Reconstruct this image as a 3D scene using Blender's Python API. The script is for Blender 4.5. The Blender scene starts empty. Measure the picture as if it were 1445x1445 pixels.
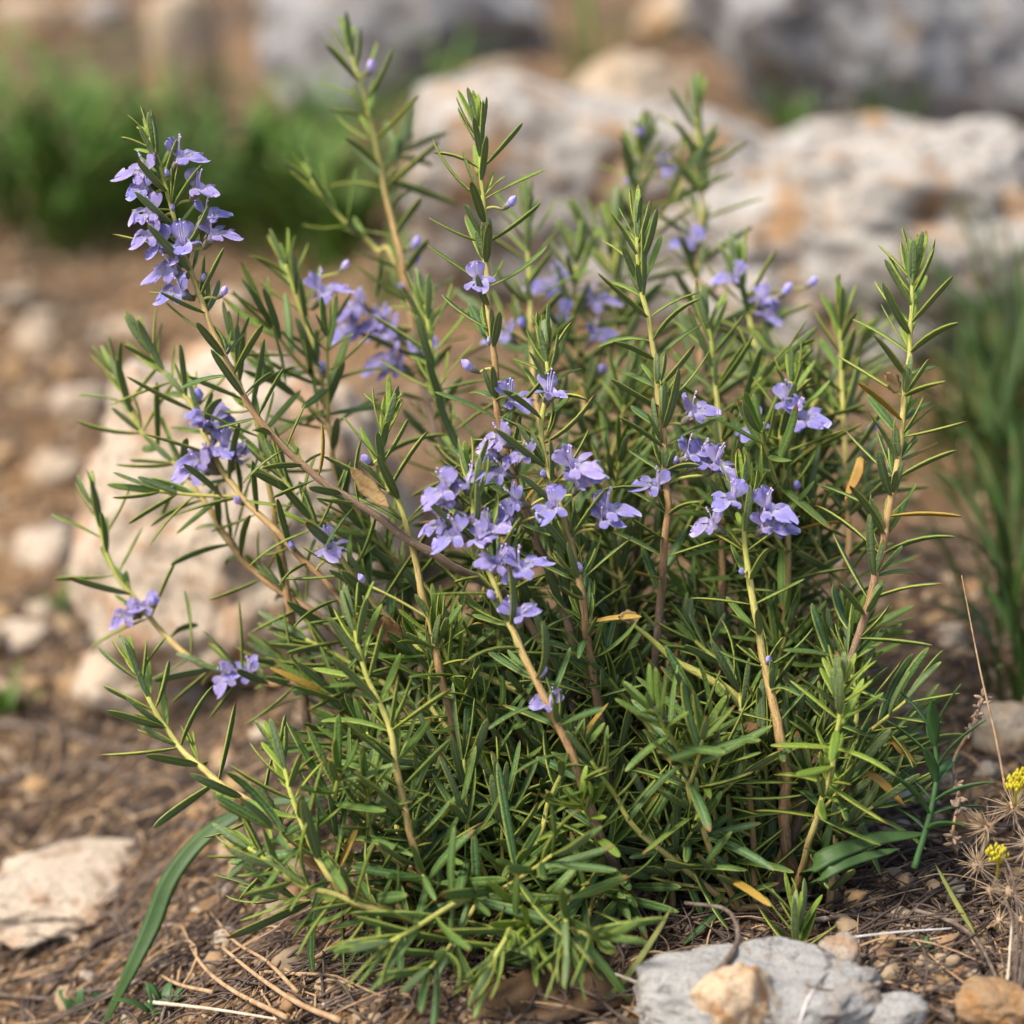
import bpy, math, random
import numpy as np
from mathutils import Vector, Matrix, Quaternion, noise

random.seed(7)
rng = np.random.default_rng(11)
S = bpy.context.scene
COL = S.collection
R = math.radians

# ------------------------------------------------------------------ camera
PITCH = R(22.0)
CAM = np.array([0.0, -0.685, 0.44])
D0 = 0.80                                   # focus distance
LENS, SENSOR = 75.0, 36.0
K = SENSOR / LENS / 1445.0                  # metres per photo pixel per metre of depth
F = np.array([0, math.cos(PITCH), -math.sin(PITCH)])
U = np.array([0, math.sin(PITCH), math.cos(PITCH)])
X = np.array([1.0, 0, 0])
cam_d = bpy.data.cameras.new('camera'); cam = bpy.data.objects.new('camera', cam_d)
COL.objects.link(cam); S.camera = cam
cam.location = CAM; cam.rotation_euler = (math.pi / 2 - PITCH, 0, 0)
cam_d.lens = LENS; cam_d.sensor_width = SENSOR; cam_d.clip_start = 0.02; cam_d.clip_end = 300
cam_d.dof.use_dof = True; cam_d.dof.focus_distance = D0 - 0.005; cam_d.dof.aperture_fstop = 4.4
cam_d.dof.aperture_blades = 0

def P(px, py, dd=0.0):
    """a point of the place, dd metres behind (+) or before (-) the plane in focus"""
    d = D0 + dd
    return CAM + F * d + X * (px - 722.5) * K * d - U * (py - 722.5) * K * d

def gh(x, y):
    a = 0.010 * noise.noise((x * 3.1, y * 3.1, 0.3)) + 0.005 * noise.noise((x * 9, y * 9, 4.0))
    a += 0.0022 * noise.noise((x * 34, y * 34, 9.0))
    far = min(1.0, max(0.0, (abs(x) + abs(y) - 0.6) / 1.5))
    a += far * 0.03 * noise.noise((x * 1.1, y * 1.1, 2.0))
    t = min(1.0, max(0.0, (-0.015 - x) / 0.24)); a -= 0.095 * t * t * (3 - 2 * t)
    return a

def ground_at(px, py):
    """where the line of sight through a photo pixel meets the soil"""
    d = F + X * (px - 722.5) * K - U * (py - 722.5) * K
    z = 0.0
    for _ in range(9):
        t = (z - CAM[2]) / d[2]
        p = CAM + d * t
        z = gh(p[0], p[1])
    p[2] = z
    return p

def dd_of(p):
    return float(np.dot(p - CAM, F)) - D0

def nrm(v):
    v = np.asarray(v, float)
    return v / (np.linalg.norm(v) + 1e-12)

# ------------------------------------------------------------------ materials
def newmat(name):
    m = bpy.data.materials.new(name); m.use_nodes = True
    nt = m.node_tree; nt.nodes.clear()
    return m, nt

class G:
    def __init__(s, nt): s.nt = nt
    def n(s, t, **kw):
        nd = s.nt.nodes.new(t)
        for k, v in kw.items():
            if k.startswith('i_'):
                nd.inputs[k[2:].replace('_', ' ')].default_value = v
            else: setattr(nd, k, v)
        return nd
    def l(s, a, b): s.nt.links.new(a, b)
    def mix(s, fac, a, b, typ='MIX'):
        m = s.n('ShaderNodeMix', data_type='RGBA', blend_type=typ)
        for sock, v in ((m.inputs[0], fac), (m.inputs[6], a), (m.inputs[7], b)):
            if isinstance(v, (int, float)): sock.default_value = v
            elif isinstance(v, tuple): sock.default_value = (*v, 1) if len(v) == 3 else v
            else: s.l(v, sock)
        return m.outputs[2]
    def math(s, op, a, b=0.0, clamp=False):
        m = s.n('ShaderNodeMath', operation=op, use_clamp=clamp)
        for sock, v in ((m.inputs[0], a), (m.inputs[1], b)):
            if isinstance(v, (int, float)): sock.default_value = v
            else: s.l(v, sock)
        return m.outputs[0]
    def ss(s, v, a, b, lo=0.0, hi=1.0):
        m = s.n('ShaderNodeMapRange', interpolation_type='SMOOTHSTEP')
        s.l(v, m.inputs[0]); m.inputs[1].default_value = a; m.inputs[2].default_value = b
        m.inputs[3].default_value = lo; m.inputs[4].default_value = hi
        return m.outputs[0]
    def noise(s, vec, scale, detail=4, rough=0.55, dist=0.0):
        m = s.n('ShaderNodeTexNoise'); m.inputs['Scale'].default_value = scale
        m.inputs['Detail'].default_value = detail; m.inputs['Roughness'].default_value = rough
        m.inputs['Distortion'].default_value = dist
        if vec is not None: s.l(vec, m.inputs['Vector'])
        return m.outputs['Fac']
    def ramp(s, fac, stops, interp='LINEAR'):
        m = s.n('ShaderNodeValToRGB'); cr = m.color_ramp; cr.interpolation = interp
        while len(cr.elements) > 1: cr.elements.remove(cr.elements[-1])
        for i, (p, c) in enumerate(stops):
            e = cr.elements[0] if i == 0 else cr.elements.new(p)
            e.position = p; e.color = (*c, 1)
        s.l(fac, m.inputs[0])
        return m.outputs[0]
    def bump(s, h, strength=0.3, dist=0.001, normal=None):
        m = s.n('ShaderNodeBump'); m.inputs['Strength'].default_value = strength
        m.inputs['Distance'].default_value = dist; s.l(h, m.inputs['Height'])
        if normal is not None: s.l(normal, m.inputs['Normal'])
        return m.outputs[0]
    def out(s, sh):
        o = s.n('ShaderNodeOutputMaterial'); s.l(sh, o.inputs[0])
    def pbr(s, col, rough=0.6, normal=None, spec=0.5, **kw):
        p = s.n('ShaderNodeBsdfPrincipled')
        if isinstance(col, tuple): p.inputs['Base Color'].default_value = (*col, 1)
        else: s.l(col, p.inputs['Base Color'])
        if isinstance(rough, (int, float)): p.inputs['Roughness'].default_value = rough
        else: s.l(rough, p.inputs['Roughness'])
        p.inputs['Specular IOR Level'].default_value = spec
        if normal is not None: s.l(normal, p.inputs['Normal'])
        return p.outputs[0]
    def attr(s, name):
        a = s.n('ShaderNodeAttribute', attribute_name=name)
        return a
    def sep(s, c):
        m = s.n('ShaderNodeSeparateColor'); s.l(c, m.inputs[0]); return m.outputs
    def translucent(s, sh, col, fac, normal=None):
        t = s.n('ShaderNodeBsdfTranslucent')
        if isinstance(col, tuple): t.inputs[0].default_value = (*col, 1)
        else: s.l(col, t.inputs[0])
        m = s.n('ShaderNodeMixShader')
        if isinstance(fac, (int, float)): m.inputs[0].default_value = fac
        else: s.l(fac, m.inputs[0])
        s.l(sh, m.inputs[1]); s.l(t.outputs[0], m.inputs[2])
        return m.outputs[0]
    def obj(s):
        return s.n('ShaderNodeTexCoord').outputs['Object']

def mat_leaf():
    m, nt = newmat('rosemary_leaf'); g = G(nt)
    a = g.sep(g.attr('lf').outputs['Color']); b = g.sep(g.attr('lr').outputs['Color'])
    ax, under, v = a[0], a[1], a[2]
    rnd, age, dry = b[0], b[1], b[2]
    co = g.obj()
    old = g.mix(rnd, (0.014, 0.066, 0.038), (0.034, 0.112, 0.047))
    young = g.mix(rnd, (0.175, 0.290, 0.024), (0.290, 0.390, 0.036))
    top = g.mix(age, old, young)
    mott = g.noise(co, 900, 3)
    top = g.mix(g.ss(mott, 0.35, 0.75), top, g.mix(0.5, top, (0.11, 0.19, 0.07)))
    rib = g.ss(ax, 0.04, 0.24, 0.7, 0.0)
    top = g.mix(rib, top, (0.23, 0.31, 0.08))
    rim = g.ss(ax, 0.80, 0.98, 0.0, 0.9)
    top = g.mix(rim, top, g.mix(rnd, (0.27, 0.33, 0.050), (0.48, 0.46, 0.070)))
    bot = g.mix(g.ss(ax, 0.05, 0.2), (0.26, 0.31, 0.12), (0.15, 0.21, 0.095))
    c = g.mix(g.ss(under, 0.35, 0.9), top, bot)
    tipc = g.ss(v, 0.90, 1.0, 0.0, 0.45)
    c = g.mix(tipc, c, (0.33, 0.34, 0.08))
    brown = g.math('MULTIPLY', g.ss(rnd, 0.80, 0.86), g.ss(v, 0.84, 0.98))
    c = g.mix(brown, c, (0.24, 0.12, 0.04))
    blem = g.math('MULTIPLY', g.ss(g.noise(co, 330, 4, .6), 0.66, 0.74), g.ss(rnd, 0.35, 0.55))
    c = g.mix(g.math('MULTIPLY', blem, 0.6), c, (0.30, 0.27, 0.13))
    c = g.mix(g.ss(dry, 0.5, 0.9), c, (0.42, 0.27, 0.05))
    # fine rugose blade
    wv = g.n('ShaderNodeTexVoronoi'); wv.inputs['Scale'].default_value = 950; g.l(co, wv.inputs['Vector'])
    h = g.math('ADD', wv.outputs['Distance'], g.math('MULTIPLY', g.noise(co, 2200, 2), 0.5))
    nb = g.bump(h, 0.45, 0.0005)
    rough = g.math('ADD', 0.36, g.math('MULTIPLY', mott, 0.22))
    sh = g.pbr(c, rough, nb, 0.34)
    sh = g.translucent(sh, g.mix(0.55, c, (0.28, 0.40, 0.02)), 0.24)
    g.out(sh); return m

def mat_stem():
    m, nt = newmat('rosemary_stem'); g = G(nt)
    a = g.sep(g.attr('st').outputs['Color'])
    co = g.obj()
    nz = g.noise(co, 300, 4)
    t = g.math('ADD', a[0], g.math('MULTIPLY', g.math('SUBTRACT', nz, 0.5), 0.25))
    c = g.ramp(t, [(0.0, (0.44, 0.48, 0.08)), (0.22, (0.56, 0.49, 0.13)), (0.42, (0.55, 0.36, 0.13)),
                   (0.62, (0.40, 0.22, 0.09)), (0.85, (0.25, 0.15, 0.08)), (1.0, (0.17, 0.12, 0.085))])
    cv = g.n('ShaderNodeCombineXYZ'); g.l(g.math('MULTIPLY', a[1], 5.0), cv.inputs[0]); g.l(g.math('MULTIPLY', a[2], 5.0), cv.inputs[1]); g.l(g.math('MULTIPLY', a[0], 16.0), cv.inputs[2])
    streak = g.noise(cv.outputs[0], 1.6, 4, 0.65)
    c = g.mix(g.ss(streak, 0.50, 0.66, 0, 0.7), c, (0.17, 0.10, 0.05))
    c = g.mix(g.ss(streak, 0.46, 0.34, 0, 0.5), c, (0.60, 0.50, 0.30))
    st = g.math('ADD', g.noise(co, 1500, 3, 0.6), g.math('MULTIPLY', streak, 1.2))
    c = g.mix(g.ss(g.noise(co, 800, 3, .6), 0.58, 0.75, 0, 0.5), c, (0.55, 0.48, 0.30))
    c = g.mix(g.ss(nz, 0.62, 0.8, 0, 0.5), c, (0.14, 0.08, 0.04))
    g.out(g.pbr(c, 0.62, g.bump(st, 0.6, 0.0006), 0.3)); return m

def mat_petal():
    m, nt = newmat('rosemary_petal'); g = G(nt)
    a = g.sep(g.attr('pt').outputs['Color'])      # along, across, lobe
    co = g.obj(); oi = g.n('ShaderNodeObjectInfo').outputs['Random']
    c1 = g.mix(oi, (0.34, 0.30, 0.86), (0.52, 0.40, 0.86))
    c2 = g.mix(oi, (0.62, 0.58, 0.96), (0.82, 0.70, 0.95))
    vein = g.n('ShaderNodeTexWave', wave_type='BANDS', bands_direction='X')
    cmb = g.n('ShaderNodeCombineXYZ'); g.l(a[1], cmb.inputs[0]); g.l(a[0], cmb.inputs[1])
    g.l(cmb.outputs[0], vein.inputs['Vector']); vein.inputs['Scale'].default_value = 3.6
    vein.inputs['Distortion'].default_value = 3.5; vein.inputs['Detail'].default_value = 2
    c = g.mix(g.math('MULTIPLY', vein.outputs['Fac'], 0.75), c1, c2)
    c = g.mix(g.ss(g.noise(co, 420, 4, .6), .50, .75, 0, .3), c, (0.36, 0.29, 0.78))
    pale = g.ss(a[0], 0.05, 0.60, 0.9, 0.0)
    c = g.mix(pale, c, (0.86, 0.80, 0.92))
    spot = g.n('ShaderNodeTexVoronoi'); spot.inputs['Scale'].default_value = 1100; g.l(co, spot.inputs['Vector'])
    sp = g.math('MULTIPLY', g.ss(spot.outputs['Distance'], 0.18, 0.34, 1.0, 0.0), a[2])
    sp = g.math('MULTIPLY', sp, g.ss(a[0], 0.25, 0.75, 0.95, 0.0))
    c = g.mix(sp, c, (0.20, 0.08, 0.50))
    rimp = g.ss(a[1], 0.75, 1.0, 0, 0.4)
    c = g.mix(rimp, c, (0.80, 0.72, 0.95))
    nb = g.bump(g.math('ADD', vein.outputs['Fac'], g.math('MULTIPLY', g.noise(co, 520, 3), 2.2)), 0.7, 0.0007)
    sh = g.pbr(c, 0.5, nb, 0.3)
    sh = g.translucent(sh, c, 0.30)
    g.out(sh); return m

def mat_plain(name, cols, scale=200, rough=0.7, bump=0.3, bd=0.0006, spec=0.3, trans=0.0, rnd=0.0):
    m, nt = newmat(name); g = G(nt); co = g.obj()
    n1 = g.noise(co, scale, 5)
    k = len(cols) - 1
    c = g.ramp(n1, [(0.3 + 0.4 * i / max(k, 1), cc) for i, cc in enumerate(cols)])
    if rnd:
        oi = g.n('ShaderNodeObjectInfo').outputs['Random']
        c = g.mix(rnd, c, g.mix(oi, (0.5, 0.5, 0.5), (1.5, 1.5, 1.5)), 'MULTIPLY')
    sh = g.pbr(c, rough, g.bump(g.noise(co, scale * 5, 3), bump, bd), spec)
    if trans: sh = g.translucent(sh, c, trans)
    g.out(sh); return m

def mat_rock(name, base, warm, dark, warm_t=0.52, dark_t=0.60, sc=1.0, bump=0.7, stripes=False):
    m, nt = newmat(name); g = G(nt); co = g.obj()
    big = g.noise(co, 16 * sc, 6, 0.6, 0.6)
    mid = g.noise(co, 55 * sc, 6, 0.65, 0.4)
    fine = g.noise(co, 420 * sc, 5, 0.65)
    mus = g.noise(co, 30 * sc, 8, 0.72, 1.2)
    c = g.mix(mid, base, tuple(min(1, x * 1.35) for x in base))
    c = g.mix(g.ss(big, warm_t, warm_t + 0.13, 0, 0.9), c, warm)
    c = g.mix(g.ss(mid, 0.54, 0.66, 0, 0.8), c, tuple(x * 0.75 for x in warm))
    c = g.mix(g.ss(mus, dark_t, dark_t + 0.1, 0, 0.85), c, dark)
    if stripes:
        w = g.n('ShaderNodeTexWave', bands_direction='DIAGONAL'); g.l(co, w.inputs['Vector'])
        w.inputs['Scale'].default_value = 16 * sc; w.inputs['Distortion'].default_value = 9; w.inputs['Detail'].default_value = 3
        c = g.mix(g.ss(w.outputs['Fac'], 0.3, 0.75, 0, 0.6), c, warm)
    c = g.mix(g.ss(fine, 0.42, 0.68, 0.0, 0.55), c, tuple(x * 0.45 for x in base))
    speck = g.noise(co, 900, 3, 0.6)
    c = g.mix(g.ss(speck, 0.64, 0.72, 0.0, 0.7), c, tuple(x * 0.28 for x in base))
    vo = g.n('ShaderNodeTexVoronoi'); vo.inputs['Scale'].default_value = 70 * sc; g.l(co, vo.inputs['Vector'])
    pit = g.ss(vo.outputs['Distance'], 0.05, 0.22, 0.0, 1.0)
    h = g.math('ADD', g.math('MULTIPLY', mus, 1.2), g.math('ADD', g.math('MULTIPLY', fine, 0.35), g.math('MULTIPLY', pit, 0.25)))
    g.out(g.pbr(c, 0.85, g.bump(h, bump, 0.006 / sc), 0.25)); return m

def mat_pebble():
    m, nt = newmat('pebble_stone'); g = G(nt); co = g.obj()
    oi = g.n('ShaderNodeObjectInfo').outputs['Random']
    c = g.ramp(oi, [(0.0, (0.31, 0.17, 0.065)), (0.2, (0.42, 0.26, 0.11)), (0.4, (0.30, 0.21, 0.13)), (0.55, (0.52, 0.39, 0.24)),
                    (0.7, (0.32, 0.16, 0.06)), (0.85, (0.33, 0.29, 0.24)), (1.0, (0.55, 0.44, 0.31))])
    n1 = g.noise(co, 160, 5); n2 = g.noise(co, 900, 4)
    c = g.mix(g.ss(n1, 0.4, 0.7, 0, 0.6), c, (0.20, 0.12, 0.06))
    c = g.mix(g.ss(n2, 0.4, 0.75, 0, 0.35), c, (0.50, 0.40, 0.28))
    g.out(g.pbr(c, 0.8, g.bump(n2, 0.5, 0.0012), 0.25)); return m

def mat_ground():
    m, nt = newmat('stony_soil'); g = G(nt); co = g.obj()
    n0 = g.noise(co, 5, 6, 0.6); n1 = g.noise(co, 40, 6, 0.65); n2 = g.noise(co, 260, 5, 0.65)
    c = g.ramp(n1, [(0.3, (0.035, 0.022, 0.015)), (0.5, (0.080, 0.050, 0.032)), (0.68, (0.16, 0.10, 0.058)), (0.8, (0.23, 0.155, 0.10))])
    c = g.mix(g.ss(n0, 0.36, 0.58, 0, 0.75), c, g.mix(n2, (0.22, 0.115, 0.045), (0.39, 0.235, 0.115)))
    vo = g.n('ShaderNodeTexVoronoi'); vo.inputs['Scale'].default_value = 190; g.l(co, vo.inputs['Vector'])
    vo2 = g.n('ShaderNodeTexVoronoi'); vo2.inputs['Scale'].default_value = 75; g.l(co, vo2.inputs['Vector'])
    hs = g.n('ShaderNodeSeparateColor'); g.l(vo2.outputs['Color'], hs.inputs[0])
    c = g.mix(g.ss(hs.outputs[0], 0.55, 0.8, 0, 0.5), c, (0.31, 0.22, 0.135))
    c = g.mix(g.ss(hs.outputs[1], 0.75, 0.9, 0, 0.6), c, (0.035, 0.024, 0.018))
    h = g.math('ADD', g.math('MULTIPLY', n2, 0.8), g.math('SUBTRACT', g.math('MULTIPLY', n1, 1.4), g.math('MULTIPLY', vo.outputs['Distance'], 0.6)))
    g.out(g.pbr(c, 0.92, g.bump(h, 0.9, 0.006), 0.15)); return m

M = {}
M['leaf'] = mat_leaf(); M['stem'] = mat_stem(); M['petal'] = mat_petal()
M['calyx'] = mat_plain('flower_calyx', [(0.20, 0.22, 0.10), (0.26, 0.22, 0.16), (0.22, 0.15, 0.24)], 500, 0.6, trans=0.1)
M['stamen'] = mat_plain('flower_stamen', [(0.55, 0.42, 0.75), (0.75, 0.66, 0.85)], 500, 0.5)
M['ground'] = mat_ground(); M['pebble'] = mat_pebble()
M['rock_white'] = mat_rock('pale_limestone', (0.47, 0.43, 0.375), (0.48, 0.25, 0.085), (0.11, 0.085, 0.07), 0.50, 0.50, 1.25, 1.0)
M['rock_grey'] = mat_rock('grey_limestone', (0.37, 0.36, 0.35), (0.44, 0.27, 0.12), (0.10, 0.09, 0.085), 0.58, 0.50, 1.0, 1.0)
M['rock_tan'] = mat_rock('tan_limestone', (0.43, 0.335, 0.235), (0.42, 0.235, 0.09), (0.20, 0.13, 0.085), 0.47, 0.60)
M['rock_pale'] = mat_rock('smooth_pale_limestone', (0.50, 0.405, 0.30), (0.47, 0.27, 0.145), (0.22, 0.17, 0.125), 0.49, 0.54, 1.0, 0.7)
M['rock_front'] = mat_rock('weathered_grey_limestone', (0.33, 0.315, 0.285), (0.36, 0.27, 0.18), (0.12, 0.105, 0.09), 0.54, 0.56, 2.2, 0.7)
M['rock_orange'] = mat_rock('rust_stained_limestone', (0.50, 0.37, 0.24), (0.46, 0.20, 0.045), (0.20, 0.11, 0.05), 0.47, 0.66, 2.2, 0.7)
M['rock_rust'] = mat_rock('rust_brown_stone', (0.30, 0.19, 0.10), (0.36, 0.17, 0.05), (0.14, 0.08, 0.04), 0.46, 0.60, 2.2, 0.7)
M['rock_stripe'] = mat_rock('banded_limestone', (0.29, 0.235, 0.18), (0.30, 0.165, 0.08), (0.12, 0.08, 0.05), 0.55, 0.66, 2.2, 0.4, True)
M['rock_dark'] = mat_rock('dark_brown_stone', (0.085, 0.06, 0.045), (0.12, 0.07, 0.04), (0.04, 0.03, 0.025), 0.55, 0.66, 2.2, 0.5)
M['twig'] = mat_plain('dead_twig_bark', [(0.07, 0.048, 0.035), (0.15, 0.108, 0.08), (0.24, 0.185, 0.145)], 260, 0.85, 0.7, 0.0008)
M['twig_tan'] = mat_plain('tan_dead_stalk', [(0.25, 0.145, 0.07), (0.40, 0.255, 0.135), (0.47, 0.33, 0.20)], 260, 0.75, 0.5)
M['litter'] = mat_plain('dry_stalk_litter', [(0.035, 0.025, 0.020), (0.085, 0.060, 0.046), (0.17, 0.125, 0.095)], 45, 0.85, 0.6, 0.0008)
M['straw'] = mat_plain('pale_straw', [(0.42, 0.33, 0.22), (0.62, 0.54, 0.42)], 200, 0.5)
M['silver'] = mat_plain('silvery_straw', [(0.50, 0.45, 0.40), (0.70, 0.66, 0.62)], 200, 0.45)
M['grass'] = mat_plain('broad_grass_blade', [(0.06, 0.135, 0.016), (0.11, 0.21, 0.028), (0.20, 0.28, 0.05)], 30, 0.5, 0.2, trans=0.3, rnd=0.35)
M['grass_dark'] = mat_plain('dark_green_grass_blade', [(0.035, 0.075, 0.014), (0.065, 0.12, 0.022), (0.16, 0.15, 0.045)], 30, 0.5, 0.2, trans=0.25)  # darker, browner green of the grass at the right edge
M['blade'] = mat_plain('bluish_grass_blade', [(0.045, 0.095, 0.024), (0.075, 0.135, 0.035)], 60, 0.5, 0.2, trans=0.2)
M['yblade'] = mat_plain('yellowed_blade', [(0.42, 0.22, 0.05), (0.52, 0.32, 0.07)], 120, 0.55, 0.2, trans=0.25)
M['gblade'] = mat_plain('fading_green_blade', [(0.15, 0.19, 0.04), (0.26, 0.25, 0.06)], 120, 0.55, 0.2, trans=0.25)
M['shoot'] = mat_plain('fresh_shoot_leaf', [(0.045, 0.115, 0.035), (0.085, 0.175, 0.05)], 90, 0.45, 0.2, trans=0.22)
M['dead'] = mat_plain('dead_leaf_brown', [(0.13, 0.068, 0.027), (0.21, 0.115, 0.048), (0.25, 0.145, 0.07)], 60, 0.75, 0.4, 0.001, trans=0.1)
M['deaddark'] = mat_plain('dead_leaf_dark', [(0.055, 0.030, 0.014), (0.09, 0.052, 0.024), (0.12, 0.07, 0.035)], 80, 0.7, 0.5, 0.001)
M['deadtan'] = mat_plain('dead_leaf_tan', [(0.30, 0.16, 0.05), (0.50, 0.31, 0.12), (0.58, 0.40, 0.18)], 420, 0.7, 1.0, 0.0015, trans=0.1)
M['spine'] = mat_plain('dry_spine', [(0.27, 0.18, 0.11), (0.42, 0.30, 0.18), (0.50, 0.37, 0.21)], 90, 0.7)
M['seed'] = mat_plain('dry_seed_husk', [(0.20, 0.13, 0.085), (0.37, 0.26, 0.18)], 300, 0.8)
M['yellow'] = mat_plain('yellow_floret', [(0.50, 0.42, 0.02), (0.72, 0.62, 0.05)], 400, 0.6, trans=0.2)

# ------------------------------------------------------------------ mesh building
def mesh_np(name, V, faces, mats, fmat=None, attrs=None, smooth=True):
    me = bpy.data.meshes.new(name)
    V = np.asarray(V, np.float32)
    if isinstance(faces, np.ndarray):
        nf = len(faces); k = faces.shape[1]
        me.vertices.add(len(V)); me.vertices.foreach_set('co', V.ravel())
        me.loops.add(nf * k); me.loops.foreach_set('vertex_index', faces.astype(np.int32).ravel())
        me.polygons.add(nf)
        me.polygons.foreach_set('loop_start', np.arange(0, nf * k, k, dtype=np.int32))
        me.update(calc_edges=True)
    else:
        me.from_pydata(V.tolist(), [], faces); me.update()
    for m in mats: me.materials.append(m)
    if fmat is not None: me.polygons.foreach_set('material_index', np.asarray(fmat, np.int32))
    me.polygons.foreach_set('use_smooth', np.full(len(me.polygons), smooth, bool))
    for an, arr in (attrs or {}).items():
        a = me.attributes.new(an, 'FLOAT_COLOR', 'POINT')
        arr = np.asarray(arr, np.float32)
        full = np.ones((len(V), 4), np.float32); full[:, :arr.shape[1]] = arr
        a.data.foreach_set('color', full.ravel())
    me.validate(); me.update()
    return me

def link(name, me, parent=None, loc=(0, 0, 0), rot=None, scale=None):
    o = bpy.data.objects.new(name, me); COL.objects.link(o)
    if parent is not None: o.parent = parent
    o.location = loc
    if rot is not None:
        o.rotation_mode = 'QUATERNION'; o.rotation_quaternion = rot
    if scale is not None: o.scale = (scale,) * 3 if isinstance(scale, (int, float)) else scale
    return o

def tag(o, label=None, cat=None, group=None, kind=None):
    if label: o['label'] = label
    if cat: o['category'] = cat
    if group: o['group'] = group
    if kind: o['kind'] = kind
    return o

def empty(name, loc, label, cat, group=None):
    o = bpy.data.objects.new(name, None); COL.objects.link(o); o.location = loc
    o.empty_display_size = 0.02
    return tag(o, label, cat, group)

class MB:
    """collects tubes, strips and blobs for ONE mesh"""
    def __init__(s): s.V = []; s.Fq = []; s.n = 0; s.A = []; s.M = []
    def add(s, V, Fc, attr=None, mat=0):
        V = np.asarray(V, float); Fc = np.asarray(Fc, int)
        s.V.append(V); s.Fq.append(Fc + s.n); s.n += len(V)
        s.A.append(np.zeros((len(V), 3)) if attr is None else np.asarray(attr, float))
        s.M.append(np.full(len(Fc), mat, int))
    def tube(s, pts, rad, sides=7, attr=None, mat=0, rough=0.0):
        pts = np.asarray(pts, float); n = len(pts)
        rad = np.broadcast_to(np.asarray(rad, float), (n,))
        T = np.gradient(pts, axis=0); T /= np.linalg.norm(T, axis=1)[:, None] + 1e-12
        ref = np.array([0, 0, 1.0]) if abs(T[0][2]) < 0.9 else np.array([1.0, 0, 0])
        N = np.zeros((n, 3)); v = nrm(ref - T[0] * np.dot(ref, T[0]))
        for i in range(n):
            v = nrm(v - T[i] * np.dot(v, T[i])); N[i] = v
        Bn = np.cross(T, N)
        ang = np.arange(sides) / sides * 2 * math.pi
        rr = rad[:, None] * (1 + rough * (rng.random((n, sides)) - 0.5))
        V = pts[:, None] + rr[..., None] * (np.cos(ang)[None, :, None] * N[:, None] + np.sin(ang)[None, :, None] * Bn[:, None])
        V = V.reshape(-1, 3)
        i = np.arange(n - 1)[:, None] * sides; j = np.arange(sides)[None]; j2 = (j + 1) % sides
        Fc = np.stack([i + j, i + j2, i + sides + j2, i + sides + j], -1).reshape(-1, 4)
        # caps
        V = np.vstack([V, pts[0] - T[0] * rad[0] * 0.3, pts[-1] + T[-1] * rad[-1] * 0.5])
        c0, c1 = n * sides, n * sides + 1
        jj = np.arange(sides); b = (n - 1) * sides
        cap0 = np.stack([np.full(sides, c0), (jj + 1) % sides, jj, jj], -1)
        cap1 = np.stack([np.full(sides, c1), b + jj, b + (jj + 1) % sides, b + (jj + 1) % sides], -1)
        A = None
        if attr is not None:
            at = np.broadcast_to(np.asarray(attr, float), (n,))
            A = np.repeat(at, sides); A = np.concatenate([A, [at[0], at[-1]]])
            ca = np.concatenate([np.tile(np.cos(ang) * .5 + .5, n), [.5, .5]]); sa = np.concatenate([np.tile(np.sin(ang) * .5 + .5, n), [.5, .5]])
            A = np.stack([A, ca, sa], -1)
        s.add(V, Fc, A, mat)
        s.tri = getattr(s, 'tri', [])
        off = s.n - len(V)
        s.tri += [(t + off, mat) for t in np.vstack([cap0[:, :3], cap1[:, :3]])]
        return N, Bn, T
    def blade(s, pts, width, normal, thick=0.0004, mat=0, fold=0.25, prof=None):
        """a solid, slightly folded strip"""
        pts = np.asarray(pts, float); n = len(pts)
        T = np.gradient(pts, axis=0); T /= np.linalg.norm(T, axis=1)[:, None] + 1e-12
        nn = np.asarray(normal, float); nn = np.broadcast_to(nn, (n, 3))
        sd = np.cross(T, nn); sd /= np.linalg.norm(sd, axis=1)[:, None] + 1e-12
        up = np.cross(sd, T)
        v = np.linspace(0, 1, n)
        w = prof(v) if prof else np.clip(np.minimum(0.22 + v * 2.2, 1) * np.sqrt(np.clip(1 - v ** 3, 0, 1)), 0.03, 1)
        w = (w * width / 2)[:, None]
        rows = []
        for cx, cz, th in ((-1, fold, 0), (-0.5, fold * 0.45, 1), (0, 0, 1), (0.5, fold * 0.45, 1), (1, fold, 0), (0.5, fold * 0.45, -1), (0, 0, -1), (-0.5, fold * 0.45, -1)):
            rows.append(pts + sd * w * cx + up * (w * cz + th * thick))
        V = np.stack(rows, 1).reshape(-1, 3)
        i = np.arange(n - 1)[:, None] * 8; j = np.arange(8)[None]; j2 = (j + 1) % 8
        Fc = np.stack([i + j, i + j2, i + 8 + j2, i + 8 + j], -1).reshape(-1, 4)
        s.add(V, Fc, None, mat)
    def ball(s, c, r, axes=None, mat=0, seg=8, ring=6, attr=None):
        th = np.linspace(0.0, math.pi, ring + 1); ph = np.arange(seg) / seg * 2 * math.pi
        th[0] = 0.12; th[-1] = math.pi - 0.12
        V = np.stack([np.sin(th)[:, None] * np.cos(ph), np.sin(th)[:, None] * np.sin(ph), np.repeat(np.cos(th)[:, None], seg, 1)], -1).reshape(-1, 3)
        V = V * np.asarray(r, float)
        if axes is not None: V = V @ np.asarray(axes)
        V = V + np.asarray(c)
        i = np.arange(ring)[:, None] * seg; j = np.arange(seg)[None]; j2 = (j + 1) % seg
        Fc = np.stack([i + j, i + seg + j, i + seg + j2, i + j2], -1).reshape(-1, 4)
        A = None
        if attr is not None: A = np.tile(np.asarray(attr, float), (len(V), 1))
        s.add(V, Fc, A, mat)
        off = s.n - len(V); s.tri = getattr(s, 'tri', [])
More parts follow.
